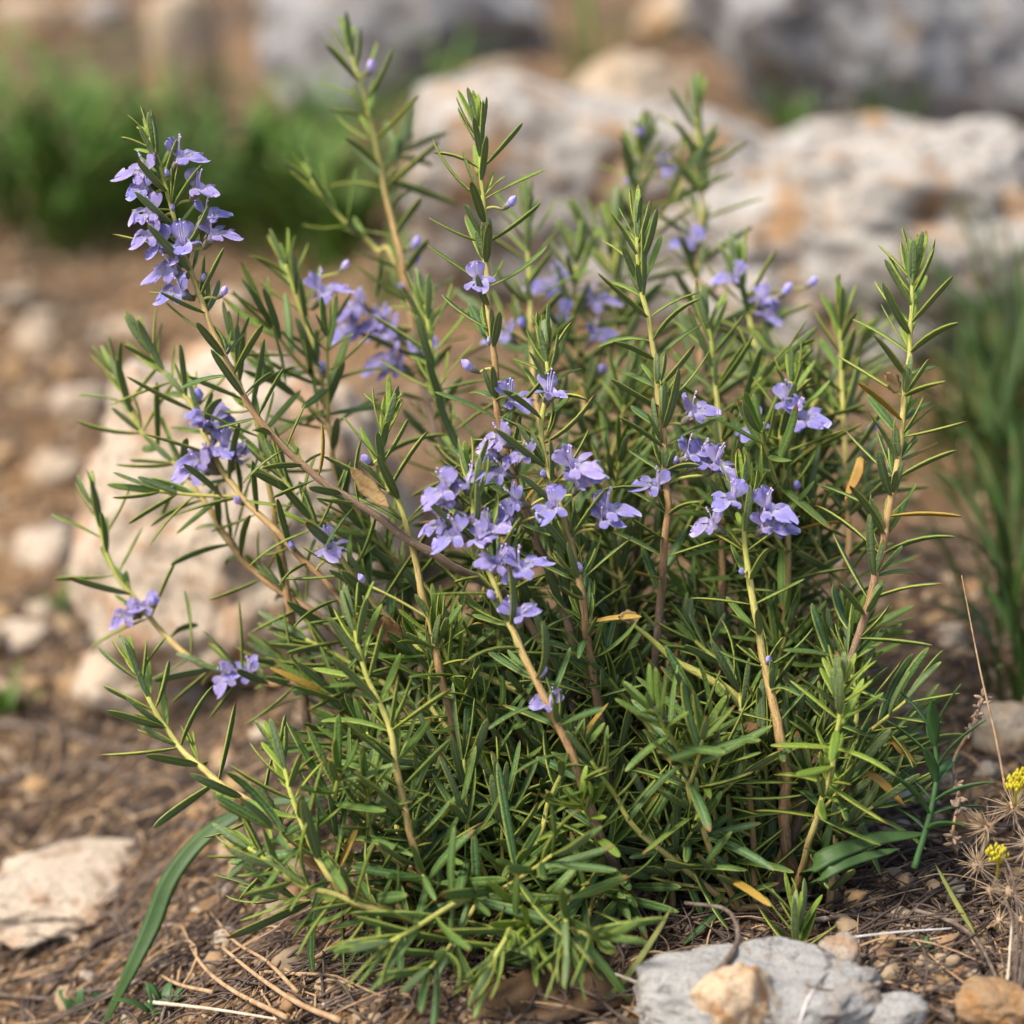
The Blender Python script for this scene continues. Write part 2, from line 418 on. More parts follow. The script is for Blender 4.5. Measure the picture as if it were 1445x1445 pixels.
    def build(s, name, mats, origin=(0, 0, 0), attr=None):
        V = np.vstack(s.V) - np.asarray(origin)
        faces = [tuple(f) for f in np.vstack(s.Fq).tolist()]
        fm = np.concatenate(s.M).tolist()
        for t, mt in getattr(s, 'tri', []):
            faces.append(tuple(int(x) for x in t)); fm.append(mt)
        me = mesh_np(name, V, faces, mats, fm, {attr: np.vstack(s.A)} if attr else None)
        return me

def spline(pts, step=0.002):
    pts = np.asarray(pts, float)
    if len(pts) == 2: pts = np.stack([pts[0], (pts[0] + pts[1]) / 2, pts[1]])
    p = np.vstack([2 * pts[0] - pts[1], pts, 2 * pts[-1] - pts[-2]])
    out = []
    for i in range(1, len(p) - 2):
        n = max(2, int(np.linalg.norm(p[i + 1] - p[i]) / step))
        t = np.linspace(0, 1, n, endpoint=False)[:, None]
        a, b, c, d = p[i - 1], p[i], p[i + 1], p[i + 2]
        out.append(0.5 * (2 * b + (c - a) * t + (2 * a - 5 * b + 4 * c - d) * t ** 2 + (3 * b - a - 3 * c + d) * t ** 3))
    out.append(pts[-1:])
    return np.vstack(out)

# ------------------------------------------------------------------ rosemary leaves
LV = np.array([0, .07, .18, .38, .58, .76, .88, .955, 1.0])
LW = np.array([.42, .60, .88, 1.0, 1.0, .92, .74, .48, .10])
CX = np.array([-1.0, -.88, -.45, 0, .45, .88, 1.0, .66, 0, -.66])
CZ = np.array([-.16, .14, .26, .06, .26, .14, -.16, -.36, -.06, -.36])
CU = np.array([.30, 0, 0, 0, 0, 0, .30, .8, 1, .8])

def leaf_batch(o, d, n, L, W, bend, age, rnd, dry, twist):
    N = len(o); nv, nc = len(LV), len(CX)
    b = np.where(np.abs(bend) < 1e-3, 1e-3, bend)[:, None]
    th = b * LV[None]
    cx = L[:, None] * np.sin(th) / b; cy = -L[:, None] * (1 - np.cos(th)) / b
    c = o[:, None] + d[:, None] * cx[..., None] + n[:, None] * cy[..., None]
    nn = n[:, None] * np.cos(th)[..., None] + d[:, None] * np.sin(th)[..., None]
    sd = np.repeat(np.cross(d, n)[:, None], nv, 1)
    tw = (twist[:, None] * LV[None])[..., None]
    sd, nn = sd * np.cos(tw) + nn * np.sin(tw), nn * np.cos(tw) - sd * np.sin(tw)
    w = (W[:, None] / 2 * LW[None])[..., None, None]
    V = c[:, :, None] + sd[:, :, None] * (w * CX[None, None, :, None]) + nn[:, :, None] * (w * CZ[None, None, :, None])
    V = V.reshape(-1, 3)
    i = np.arange(nv - 1)[:, None] * nc; j = np.arange(nc)[None]; j2 = (j + 1) % nc
    q = np.stack([i + j, i + j2, i + nc + j2, i + nc + j], -1).reshape(-1, 4)
    Fc = (q[None] + (np.arange(N) * nv * nc)[:, None, None]).reshape(-1, 4)
    lf = np.zeros((N, nv, nc, 3)); lf[..., 0] = np.abs(CX); lf[..., 1] = CU; lf[..., 2] = LV[None, :, None]
    lr = np.zeros((N, nv, nc, 3)); lr[..., 0] = rnd[:, None, None]; lr[..., 1] = age[:, None, None]; lr[..., 2] = dry[:, None, None]
    return V, Fc, lf.reshape(-1, 3), lr.reshape(-1, 3)

# ------------------------------------------------------------------ rosemary flowers
def petal_patch(mb, base, d, n, L, W, bend, cup, ruffle, shape, lobe, nu=8, nv=7, thick=0.00012):
    """a thin, cupped, ruffled petal: base point, direction, face normal"""
    d = nrm(d); n = nrm(np.asarray(n) - d * np.dot(n, d)); sd = np.cross(d, n)
    v = 1 - (1 - np.linspace(0, 1, nu)) ** 1.5; u = np.linspace(-1, 1, nv)
    if shape == 'spoon': w = 0.26 + 0.74 * np.sin(np.clip((v - 0.1) / 0.9, 0, 1) * math.pi * 0.62) ** 1.3
    else: w = 0.45 + 0.55 * np.sin(v * math.pi * 0.62)
    endc = np.sqrt(np.clip(1 - ((v - 0.62) / 0.38).clip(0, 1) ** 2, 0, 1)); w = w * (0.12 + 0.88 * endc)
    th = bend * v; dv = np.diff(v, prepend=0.0); dx = np.cumsum(np.cos(th) * dv) * L; dy = np.cumsum(np.sin(th) * dv) * L
    ph = random.random() * 6.28
    V = []; A = []
    for sgn in (1, -1):
        for i in range(nu):
            nloc = n * math.cos(th[i]) - d * math.sin(th[i])
            c = base + d * dx[i] - n * dy[i]
            for jx in u:
                rz = cup * W * (jx * jx) * w[i] * 0.5 + ruffle * W * 0.16 * v[i] * abs(jx) * math.sin(jx * 5 + v[i] * 7 + ph)
                notch = -L * (.13 if shape == 'spoon' else .07) * max(0, v[i] - .55) / .45 * (1 - min(1, abs(jx) * 2.2))
                V.append(c + d * notch + sd * (jx * w[i] * W / 2) + nloc * (rz + sgn * thick)); A.append((v[i], abs(jx), lobe))
    Fc = []
    for i in range(nu - 1):
        for j in range(nv - 1):
            a = i * nv + j
            Fc.append((a, a + 1, a + nv + 1, a + nv)); o = nu * nv
            Fc.append((o + a, o + a + nv, o + a + nv + 1, o + a + 1))
    mb.add(V, Fc, A, 0)

def flower_mesh(k):
    random.seed(100 + k)
    mb = MB(); r = random.uniform
    mm = 0.001
    # calyx: bell with teeth
    z = np.linspace(0, 1, 6)
    mb.tube(np.stack([z * 0, z * 0, z * 5.0 * mm], -1), np.array([.55, 1.05, 1.35, 1.45, 1.6, 1.75]) * mm, 9, mat=1)
    for a in (0.2, 2.2, 4.2):
        t = np.linspace(0, 1, 4)[:, None]
        q = np.array([[math.cos(a) * 1.5, math.sin(a) * 1.5, 4.6]]) * mm + t * np.array([[math.cos(a) * .8, math.sin(a) * .8, 2.4]]) * mm
        mb.tube(q, np.array([.75, .6, .35, .08]) * mm, 5, mat=1)
    # corolla tube
    zz = np.linspace(3.5, 9.2, 7); bx = -0.10 * (zz - 3.5) ** 1.3
    V, A, Fc = [], [], []
    rad = np.array([.9, 1.0, 1.1, 1.3, 1.65, 2.1, 2.55])
    for i, q in enumerate(zz):
        for j in range(10):
            a = j / 10 * 2 * math.pi
            V.append(((math.cos(a) * rad[i] * 1.1 + bx[i] * 0.6) * mm, math.sin(a) * rad[i] * mm, q * mm)); A.append((0.25 + .02 * i, .5, 0))
    for i in range(6):
        for j in range(10):
            Fc.append((i * 10 + j, i * 10 + (j + 1) % 10, (i + 1) * 10 + (j + 1) % 10, (i + 1) * 10 + j))
    mb.add(V, Fc, A, 0)
    # two erect upper lobes
    for s in (-1, 1):
        petal_patch(mb, np.array([1.5, s * .7, 8.4]) * mm, (0.95 + r(-.15, .15), s * 0.30, 0.75 + r(-.2, .2)), (-0.6, s * .2, 0.9),
                    r(5.4, 6.6) * mm, r(4.6, 5.6) * mm, r(.1, .7), r(-.5, .3), .8, 'lobe', 0)
    # two side lobes, narrow and swept
    for s in (-1, 1):
        petal_patch(mb, np.array([-.4, s * 1.9, 8.8]) * mm, (-0.30 + r(-.2, .2), s * 1.0, 0.75), (0.7, -s * .2, 0.7),
                    r(4.4, 5.6) * mm, r(3.6, 4.5) * mm, r(.4, 1.0), r(-.3, .4), 1.1, 'lobe', 0)
    # broad hanging lip
    petal_patch(mb, np.array([-1.5, 0, 8.6]) * mm, (-0.45 + r(-.15, .1), r(-.12, .12), 1.0), (0.9, 0, 0.42), r(7.2, 8.6) * mm, r(7.4, 9.2) * mm,
                r(.7, 1.2), r(.08, .38), 2.0, 'spoon', 1, 11, 11)
    # arching stamens and style
    for s, ln in ((-.5, 1.0), (.5, .95), (0, 1.15)):
        t = np.linspace(0, 1, 8)[:, None]
        q = np.concatenate([(0.4 + 3.6 * np.sin(t * 1.5)) * ln, s + s * 1.2 * t, 7.5 + 8.0 * t * ln - 1.5 * t ** 2], 1) * mm
        mb.tube(q, np.linspace(.26, .14, 8) * mm, 5, mat=2)
        mb.ball(q[-1], .42 * mm, mat=2, seg=6, ring=4)
    return mb.build('flower', [M['petal'], M['calyx'], M['stamen']], attr='pt')

def bud_mesh(k):
    random.seed(300 + k)
    mb = MB(); mm = 0.001
    z = np.linspace(0, 1, 5)
    mb.tube(np.stack([z * 0, z * 0, z * 4.2 * mm], -1), np.array([.5, .95, 1.2, 1.3, 1.25]) * mm, 8, mat=1)
    zz = np.linspace(3.2, 9.8, 9); rr = np.array([1.0, 1.2, 1.45, 1.7, 1.85, 1.75, 1.4, .85, .15])
    V, A, Fc = [], [], []
    for i, q in enumerate(zz):
        for j in range(10):
            a = j / 10 * 6.2832
            f = 1 + .1 * math.cos(3 * a + k)
            V.append((math.cos(a) * rr[i] * f * mm + (.25 * (i / 8) ** 2 * 4 * mm), math.sin(a) * rr[i] * f * .92 * mm, q * mm)); A.append((.45 + .06 * i, .4, 0))
    for i in range(8):
        for j in range(10):
            Fc.append((i * 10 + j, i * 10 + (j + 1) % 10, (i + 1) * 10 + (j + 1) % 10, (i + 1) * 10 + j))
    mb.add(V, Fc, A, 0)
    return mb.build('bud', [M['petal'], M['calyx']], attr='pt')

FLOWERS = [flower_mesh(k) for k in range(7)]
BUDS = [bud_mesh(k) for k in range(3)]
random.seed(21)

# ------------------------------------------------------------------ the bush
BASE = ground_at(900, 1270)
bush = empty('rosemary_bush', BASE, 'rosemary bush with narrow leaves and pale violet flowers filling the middle', 'rosemary')
CROWNS = {'c': ground_at(905, 1262), 'r': ground_at(1118, 1275), 'l': ground_at(640, 1300), 'b': ground_at(930, 1190), 'br': ground_at(1060, 1180)}
NSPR = [0]

def clamp_ground(pts, lift=0.003):
    for p in pts:
        z = gh(p[0], p[1]) + lift
        if p[2] < z: p[2] = z
    return pts

def sprig(path, crown=None, flowers=(), buds=(), leaf=1.0, bare=None, young=1.0, r0=None, dens=1.0, spread=1.0, phase=None, first=0.0, label=None, ax=0.45, wl=1.0, side=0):
    """path: (px, py, dd) from the tip down; leaves start at `first` m from the tip, stop at `bare` m"""
    pts = [P(*p) for p in path]
    if crown is not None:
        c = CROWNS[crown] if isinstance(crown, str) else np.asarray(crown)
        c = c + np.array([random.uniform(-.02, .02), random.uniform(-.012, .02), 0]); c[2] = gh(c[0], c[1]) - .004
        last = pts[-1]
        mid = last * 0.45 + c * 0.55 + nrm(last - pts[-2]) * 0.25 * np.linalg.norm(last - c)
        pts += [mid, c]
    crv = spline(pts, 0.0022)
    for q in crv[:-6]:
        z = gh(q[0], q[1]) + .004
        if q[2] < z: q[2] = z
    # slight natural wander
    ph = random.random() * 100
    arc = np.concatenate([[0], np.cumsum(np.linalg.norm(np.diff(crv, axis=0), axis=1))])
    for i, s in enumerate(arc):
        crv[i] += 0.0010 * np.array([noise.noise((s * 70, ph, 0)), noise.noise((s * 70, ph, 5)), noise.noise((s * 70, ph, 9))])
    Ltot = arc[-1]
    if r0 is None: r0 = min(0.0019, 0.0009 + Ltot * 0.0048)
    rad = 0.00072 + (r0 - 0.00072) * np.clip(arc / max(0.09, Ltot * .8), 0, 1) ** 0.8
    node = 0.0072
    rad = rad * (1 + 0.13 * np.maximum(0, np.cos(arc / node * 2 * math.pi)) ** 4)
    st = MB()
    wood = np.clip((arc - 0.012) / 0.15, 0, 1)
    N, Bn, T = st.tube(crv[::-1], rad[::-1], 8, wood[::-1], 0, 0.10)
    N, Bn, T = N[::-1], Bn[::-1], -T[::-1]          # T points to the base; tip direction is -T
    up = -T if np.dot(-T[0], crv[0] - crv[5]) > 0 else T
    # ---- leaves
    bare = Ltot * 0.86 if bare is None else bare
    o, d, n, L, W, bd, ag, rn, dr, tw = ([] for _ in range(10))
    def grow(crv, arc, up, N, Bn, rad, first, bare, leaf, ax, dens, ph0, young=young, spread=spread):
        def put(i, az, ang, length, width, bend, age, off=None, dry=0.0):
            t = up[i]; rdir = N[i] * math.cos(az) + Bn[i] * math.sin(az)
            dd_ = nrm(t * math.cos(ang) + rdir * math.sin(ang) + np.array([0, 0, random.uniform(-.04, .05)]))
            nn_ = nrm(t - dd_ * np.dot(t, dd_)) if ang > 0.05 else nrm(-rdir)
            o.append(crv[i] + rdir * rad[i] * 0.8 + (off if off is not None else 0)); d.append(dd_); n.append(nn_)
            L.append(length); W.append(width); bd.append(bend); ag.append(age); rn.append(random.random()); dr.append(dry); tw.append(random.gauss(0, .35))
        s = first; k = 0
        while s < bare:
            i = min(int(np.searchsorted(arc, s)), len(crv) - 1)
            f = min(1.0, s / 0.032)
            full = (0.0150 + 0.0128 * f ** 0.8) * leaf
            if s > bare * 0.6: full *= random.uniform(.8, 1.1)
            ang = (0.27 + 0.82 * min(1, s / 0.034) ** 0.7) * spread
            age = max(0.0, 1 - s / 0.075) * 0.9 * young + random.uniform(0, .25)
            cnt = 3 if s < 0.006 else 2
            for q in range(cnt):
                if s > 0.06 and random.random() < 0.08: continue
                az = ph0 + k * math.pi / 2 + q * 2 * math.pi / cnt + random.gauss(0, .22)
                lq = full * random.uniform(.78, 1.14)
                put(i, az, max(.05, ang + random.gauss(0, .16)), lq, (0.0028 + random.uniform(0, .0008)) * (0.75 + .25 * f) * leaf ** .5 * wl,
                    random.gauss(-0.12 + .20 * f * spread, .33), min(1, age), dry=0.95 if (s > .05 and random.random() < .03) else 0.0)
                if s > 0.022 and random.random() < ax:      # axillary tuft of small leaves
                    for _ in range(random.choice((1, 2, 2, 3))):
                        put(i, az + random.gauss(0, .55), max(.06, ang * .55 + random.gauss(0, .16)), lq * random.uniform(.38, .75),
                            0.0021 + random.uniform(0, .0006), random.gauss(-.15, .3), min(1, age + .3 * young), off=up[i] * 0.0012)
            s += (0.0028 + 0.0058 * min(1, s / 0.03)) / dens * random.uniform(.85, 1.15)
            k += 1
    grow(crv, arc, up, N, Bn, rad, first, bare, leaf, ax, dens, random.random() * 3.1 if phase is None else phase)
    # ---- short leafy side shoots
    for _ in range(side):
        sa = random.uniform(.04, min(Ltot * .9, max(.06, Ltot - .02))); i = min(int(np.searchsorted(arc, sa)), len(crv) - 2)
        az = random.uniform(0, 6.283); rd = N[i] * math.cos(az) + Bn[i] * math.sin(az)
        ln = random.uniform(.016, .042); t = np.linspace(1, 0, 16)[:, None]
        dr0 = nrm(up[i] * random.uniform(.4, .9) + rd)
        c2 = crv[i] + dr0 * ln * t + (np.array([0, 0, 1.0]) * random.uniform(-.1, .5) + up[i] * .3) * ln * .5 * t ** 2
        if c2[0][2] < gh(c2[0][0], c2[0][1]) + .004: continue
        a2 = np.concatenate([[0], np.cumsum(np.linalg.norm(np.diff(c2, axis=0), axis=1))])
        r2 = np.linspace(.0006, .00085, 16)
        n2, b2, t2 = st.tube(c2[::-1], r2[::-1], 6, np.linspace(.3, .05, 16), 0, .1)
        grow(c2, a2, t2[::-1], n2[::-1], b2[::-1], r2, 0.0, a2[-1] * .95, min(1.3, leaf) * random.uniform(1.15, 1.4), 0.0, .56, az, young * .45, spread * random.uniform(1.0, 1.35))
    fl = []
    for kind, lst in ((0, flowers), (1, buds)):
        for it in lst:
            fx, fy = it[0], it[1]; sz = it[2] if len(it) > 2 else 1.0
            depth = (crv - CAM) @ F
            pxy = np.stack([((crv - CAM) @ X) / depth / K + 722.5, 722.5 - ((crv - CAM) @ U) / depth / K], -1)
            dist = np.hypot(pxy[:, 0] - fx, pxy[:, 1] - fy - (18 if kind == 0 else 6))
            i = int(np.argmin(dist)); Q = crv[i]
            ddq = depth[i] - D0
            Wd = P(fx, fy, ddq - random.uniform(.001, .007) + (it[3] if len(it) > 3 else 0))
            out = Wd - Q
            ln = (0.0095 if kind == 0 else 0.0065) * sz
            to_cam = nrm(CAM - Wd)
            dirn = nrm(nrm(out) * min(1.0, np.linalg.norm(out) / .010) * 0.85 + up[i] * 0.35 + to_cam * random.uniform(.35, .8))
            org = Wd - dirn * ln
            gap = org - Q
            t = np.linspace(0, 1, 6)[:, None]
            cr2 = Q * (1 - t) ** 2 + (Q + gap * .5 + up[i] * .002) * 2 * t * (1 - t) + org * t ** 2
            if np.linalg.norm(gap) > 0.0015:
                st.tube(cr2, np.linspace(.0006, .00055, 6), 6, 0.12, 0)
            zax = dirn; upv = np.array([0, 0, 1.0]) + X * random.uniform(-.5, .5) + .2 * to_cam
            xax = nrm(upv - zax * np.dot(upv, zax)); yax = np.cross(zax, xax)
            q = Matrix((xax, yax, zax)).transposed().to_quaternion()
            me = random.choice(FLOWERS if kind == 0 else BUDS)
            fl.append((('flower', 'bud')[kind], me, org - BASE, q, sz * (1.0 if kind == 0 else .92) * random.uniform(.92, 1.1)))
    so = link('sprig', st.build('sprig', [M['stem']], BASE, 'st'), bush)
    if label: so['label'] = label
    if o:
        ar = [np.array(q) for q in (o, d, n, L, W, bd, ag, rn, dr, tw)]
        V, Fc, lf, lr = leaf_batch(*ar)
        link('foliage', mesh_np('foliage', V - BASE, Fc, [M['leaf']], None, {'lf': lf, 'lr': lr}), so)
    for nm, me, loc, q, sz in fl:
        link(nm, me, so, loc, q, sz)
    NSPR[0] += 1
    return crv

# --- traced sprigs, tip first -------------------------------------------------
sprig([(212, 196, .0), (240, 285, .0), (265, 375, .0), (296, 455, -.002), (328, 528, -.004), (382, 612, -.006), (440, 668, -.008), (540, 735, -.010), (640, 800, -.004), (740, 870, .02)], 'c',
      [(200, 240), (197, 262, .9), (258, 218), (283, 262), (208, 296, 1.05), (296, 300, .95), (304, 326), (258, 343, 1.05), (226, 345, .95), (212, 330, .9), (238, 380), (250, 410, .95), (244, 362, .8)],
      [(243, 292, .6), (236, 243, .6), (318, 410, .9), (288, 392, .7)], leaf=.86, bare=.165, young=1.3, label='long arching sprig with a dense flower spike at its tip', ax=.3)
sprig([(674, 178, -.002), (681, 262, -.002), (685, 342, -.002), (689, 430, -.001), (697, 505, .0), (702, 575, .004), (730, 690, .012), (790, 850, .02)], 'c',
      [(675, 392, 1.0, -.008), (724, 562, .95, -.004)], [(724, 284, 1.0), (658, 516, 1.0), (690, 480, .6)], young=1.2)
sprig([(768, 486, -.004), (772, 555, -.006), (764, 620, -.008), (785, 700, -.012), (812, 790, -.014), (826, 870, -.010), (838, 960, .0)], 'c',
      [(776, 552, .95), (700, 618, 1.05), (703, 664, .9), (812, 655, 1.1, -.006), (778, 713, 1.0, -.008), (862, 718, 1.05), (722, 708, .95), (712, 730, .9), (740, 640, .8), (820, 676, .9), (690, 640, .8), (854, 730, .85)],
      [(766, 668, .8), (818, 800, .8)], leaf=.95, ax=.6, bare=.15)
sprig([(662, 668, -.024), (668, 725, -.026), (690, 800, -.028), (716, 872, -.030), (742, 932, -.032), (772, 992, -.032), (806, 1062, -.030), (828, 1125, -.026), (852, 1192, -.018)], 'c',
      [(624, 690, 1.0), (655, 676, 1.0), (640, 752, 1.0), (692, 745, 1.05), (700, 792, 1.0), (738, 798, 1.0), (733, 862, .95), (772, 990, .8), (616, 738, .9), (632, 704, .9), (678, 758, .9), (716, 806, .9)],
      [(693, 840, .8), (705, 862, .6), (766, 945, .8)], leaf=.95, dens=.85, bare=.165, ax=.35, label='front sprig with a cluster of open flowers and a bare tan stem')
sprig([(897, 318, .004), (905, 400, .004), (919, 482, .004), (930, 562, .004), (936, 622, .004), (941, 702, .006), (936, 800, .010), (930, 880, .02)], 'c',
      [(982, 578, .95), (978, 634, 1.0), (992, 648, 1.0), (1014, 654, .95), (922, 680, 1.0)], [(955, 648, .7)], leaf=.97, young=1.2, bare=.15)
sprig([(1046, 690, -.012), (1050, 760, -.012), (1061, 835, -.012), (1076, 932, -.012), (1098, 1032, -.012), (1108, 1092, -.010), (1106, 1182, -.004)], 'r',
      [(1031, 702, .95), (1001, 738, .9), (1088, 716, 1.1), (1098, 740, 1.0), (1082, 738, .9)], [(1046, 806, .7), (1084, 930, .7)], leaf=.9, dens=.8, bare=.10, ax=.4, r0=.0023)
sprig([(1290, 378, .0), (1288, 430, .0), (1284, 482, .0), (1275, 582, .0), (1268, 642, .0), (1246, 762, -.002), (1226, 852, -.004), (1196, 942, -.004), (1160, 1050, .0)], 'r',
      [], [], leaf=1.05, wl=1.15, young=1.2, bare=.20, ax=.65, dens=1.1, label='tall upright flowerless sprig at the right edge')
sprig([(1186, 962, -.035), (1182, 1030, -.032), (1170, 1098, -.026), (1148, 1170, -.018)], 'r', leaf=1.0, wl=1.2, spread=1.35, young=1.5, dens=1.1, bare=.06)
sprig([(498, 872, -.030), (516, 950, -.032), (548, 1022, -.032), (562, 1092, -.032), (576, 1162, -.030), (602, 1252, -.026)], 'l', leaf=1.02, wl=1.1, dens=.8, bare=.095, ax=.35, young=1.2)
sprig([(392, 1056, -.024), (412, 1120, -.028), (440, 1196, -.032), (486, 1264, -.036), (545, 1284, -.036)], 'l', leaf=1.0, wl=1.15, spread=1.15, young=1.2, bare=.085)
sprig([(350, 1195, -.036), (420, 1248, -.042), (486, 1268, -.042), (560, 1290, -.038)], 'l', leaf=1.0, wl=1.1, spread=1.2, bare=.06, young=1.2)
sprig([(190, 936, .02), (215, 992, .015), (258, 1060, .010), (320, 1112, .0), (384, 1152, -.008), (445, 1220, -.016)], 'l', leaf=1.0, wl=1.1, dens=.8, bare=.11)
sprig([(132, 712, .055), (150, 780, .055), (178, 832, .055), (228, 890, .055), (275, 930, .05), (380, 962, .045), (460, 980, .04)], 'c',
      [(178, 866, .95), (205, 852, .9), (315, 955, .9), (346, 945, 1.0)], [(218, 848, .8)], leaf=1.0, dens=.8, bare=.15)
sprig([(206, 484, .045), (236, 532, .045), (272, 572, .042), (302, 642, .040), (342, 702, .036), (392, 752, .030), (440, 802, .026), (505, 872, .024), (600, 940, .03)], 'c',
      [(304, 600, 1.1), (296, 590, 1.0), (280, 658, 1.15), (286, 646, 1.0), (332, 640, 1.0), (318, 628, .9), (465, 770, 1.0, -.014)], [(281, 556, 1.1), (334, 706, .9), (410, 768, .9)], dens=.9, bare=.17, side=5)
sprig([(163, 528, .07), (195, 602, .065), (240, 648, .06), (285, 705, .055), (350, 800, .05), (460, 880, .045)], 'c', dens=.85, bare=.15, side=0)
sprig([(402, 372, .075), (432, 452, .075), (456, 552, .07), (468, 620, .065), (500, 720, .06)], 'c', [(457, 410, 1.15)], [(456, 518, 1.2), (490, 372, .9)], dens=.9, bare=.16, side=5)
sprig([(492, 66, .12), (514, 142, .12), (540, 252, .12), (566, 372, .115), (582, 452, .11), (604, 572, .10), (640, 680, .09)], 'b',
      [(500, 430, 1.1), (520, 458, 1.1), (548, 468, 1.15), (546, 506, 1.25), (556, 516, 1.1), (596, 490, 1.0), (490, 462, 1.1), (535, 452, 1.0)], [(525, 92, 1.2), (588, 342, 1.1), (588, 366, 1.0), (565, 405, 1.0)], leaf=1.05, dens=.8, bare=.2, ax=.5, side=4)
sprig([(440, 254, .115), (478, 302, .115), (530, 352, .118), (566, 400, .116)], P(582, 452, .112), leaf=.95, wl=.85, dens=.7, bare=.06, ax=.1)
sprig([(905, 196, .18), (900, 262, .18), (896, 352, .175), (893, 460, .16), (900, 600, .12)], 'b', [(944, 236, 1.0)], [(903, 186, 1.4), (884, 256, 1.1)], leaf=1.05, dens=1.0, side=6)
sprig([(980, 152, .17), (990, 232, .17), (990, 302, .168), (985, 380, .16), (990, 500, .13), (985, 600, .11)], 'b', [(970, 338, 1.2)], [], leaf=1.1, dens=.8, side=6)
sprig([(815, 352, .13), (810, 420, .13), (812, 500, .12), (830, 600, .10)], 'b', [(778, 402, 1.2), (842, 420, 1.2), (790, 446, 1.1), (845, 468, 1.1)], [(785, 376, 1.0), (848, 520, 1.0)], leaf=1.0, side=6)
sprig([(1040, 372, .11), (1058, 450, .105), (1074, 540, .10), (1086, 622, .09), (1090, 740, .07)], 'br', [(1034, 388, 1.0), (1078, 418, 1.1), (1086, 444, 1.0)], [(1112, 408, 1.0), (1150, 396, 1.0)], leaf=1.05, dens=.9, side=6)
sprig([(1186, 448, .075), (1186, 522, .075), (1190, 602, .07), (1196, 702, .06), (1190, 820, .05)], 'br', [], [(1234, 602, 1.0)], leaf=1.08, dens=.85, side=6)
sprig([(998, 448, .055), (1010, 540, .055), (1016, 622, .052), (1022, 700, .05), (1020, 800, .045)], 'br', leaf=1.08, dens=.8, side=6)
sprig([(1118, 538, .034), (1102, 622, .036), (1106, 702, .038), (1112, 800, .04)], 'br', [(1112, 562, 1.15, -.006), (1132, 588, 1.1, -.006), (1062, 600, 1.1, -.008)], [(1126, 684, 1.0)], leaf=1.0, side=6)
sprig([(545, 590, .0), (541, 640, -.002), (548, 692, -.004), (570, 735, -.006)], P(600, 778, -.006), [], [(514, 648, 1.0)], leaf=1.05, bare=.05, spread=.9)
sprig([(392, 660, .02), (424, 712, .018), (470, 772, .018), (520, 838, .018)], 'c', leaf=1.1, wl=1.1)
sprig([(560, 900, .012), (640, 936, .012), (735, 978, .016), (800, 1040, .02)], 'c', first=.035, leaf=1.0, r0=.0026, ax=.3, dens=.5, label='thick bare woody branch leaning left inside the bush')
sprig([(890, 878, .008), (960, 936, .010), (1030, 978, .012), (1066, 1030, .014)], 'r', first=.04, r0=.0028, dens=.45)
sprig([(745, 1312, -.05), (750, 1300, -.035), (770, 1275, -.02)], 'c', leaf=1.1, spread=1.3, young=1.3, bare=.016)
sprig([(940, 1010, .01), (950, 1060, .01), (960, 1120, .01)], 'c', [(942, 1010, .9)], [], leaf=1.0)
sprig([(615, 880, .0), (640, 940, .004), (690, 1020, .01)], 'c', [], [(613, 892, .8), (508, 815, .8)], leaf=1.05)
sprig([(1122, 1290, -.03), (1124, 1310, -.03), (1122, 1345, -.032)], None, leaf=1.0, spread=1.2, bare=.02)
sprig([(700, 1100, -.005), (720, 1160, -.006), (760, 1220, -.004)], 'c', leaf=1.1, wl=1.1, spread=1.15)
sprig([(820, 1130, -.03), (830, 1150, -.02), (845, 1200, -.012)], 'c', leaf=1.05, wl=1.1, spread=1.3)
sprig([(985, 1060, -.02), (992, 1090, -.012), (1010, 1160, -.004)], 'r', leaf=1.05, wl=1.1, spread=1.2, young=1.3)
sprig([(330, 480, .03), (345, 560, .03), (372, 640, .03)], P(420, 740, .03), leaf=.95, bare=.05)
sprig([(600, 430, .06), (612, 520, .055), (640, 620, .05), (690, 720, .04)], 'c', leaf=1.05)
sprig([(742, 300, .10), (748, 400, .10), (752, 500, .095), (770, 620, .08)], 'b', [(710, 470, 1.0)], [(735, 455, 1.0)], leaf=1.05)
sprig([(870, 300, .15), (868, 400, .145), (870, 520, .12)], 'b', [], [(850, 520, 1.1)], leaf=1.0, dens=.8)

for tx, ty, bx in ((535, 1338, 660), (690, 1366, 735), (800, 1340, 800)):
    sprig([(tx, ty, -.066), ((tx + bx) / 2, ty - 36, -.058), (bx, ty - 70, -.040)], 'c' if bx > 700 else 'l', leaf=random.uniform(1.05, 1.2), spread=1.15, young=random.uniform(.1, .5), bare=.075, dens=.75, side=2, ax=.25, r0=.0014)

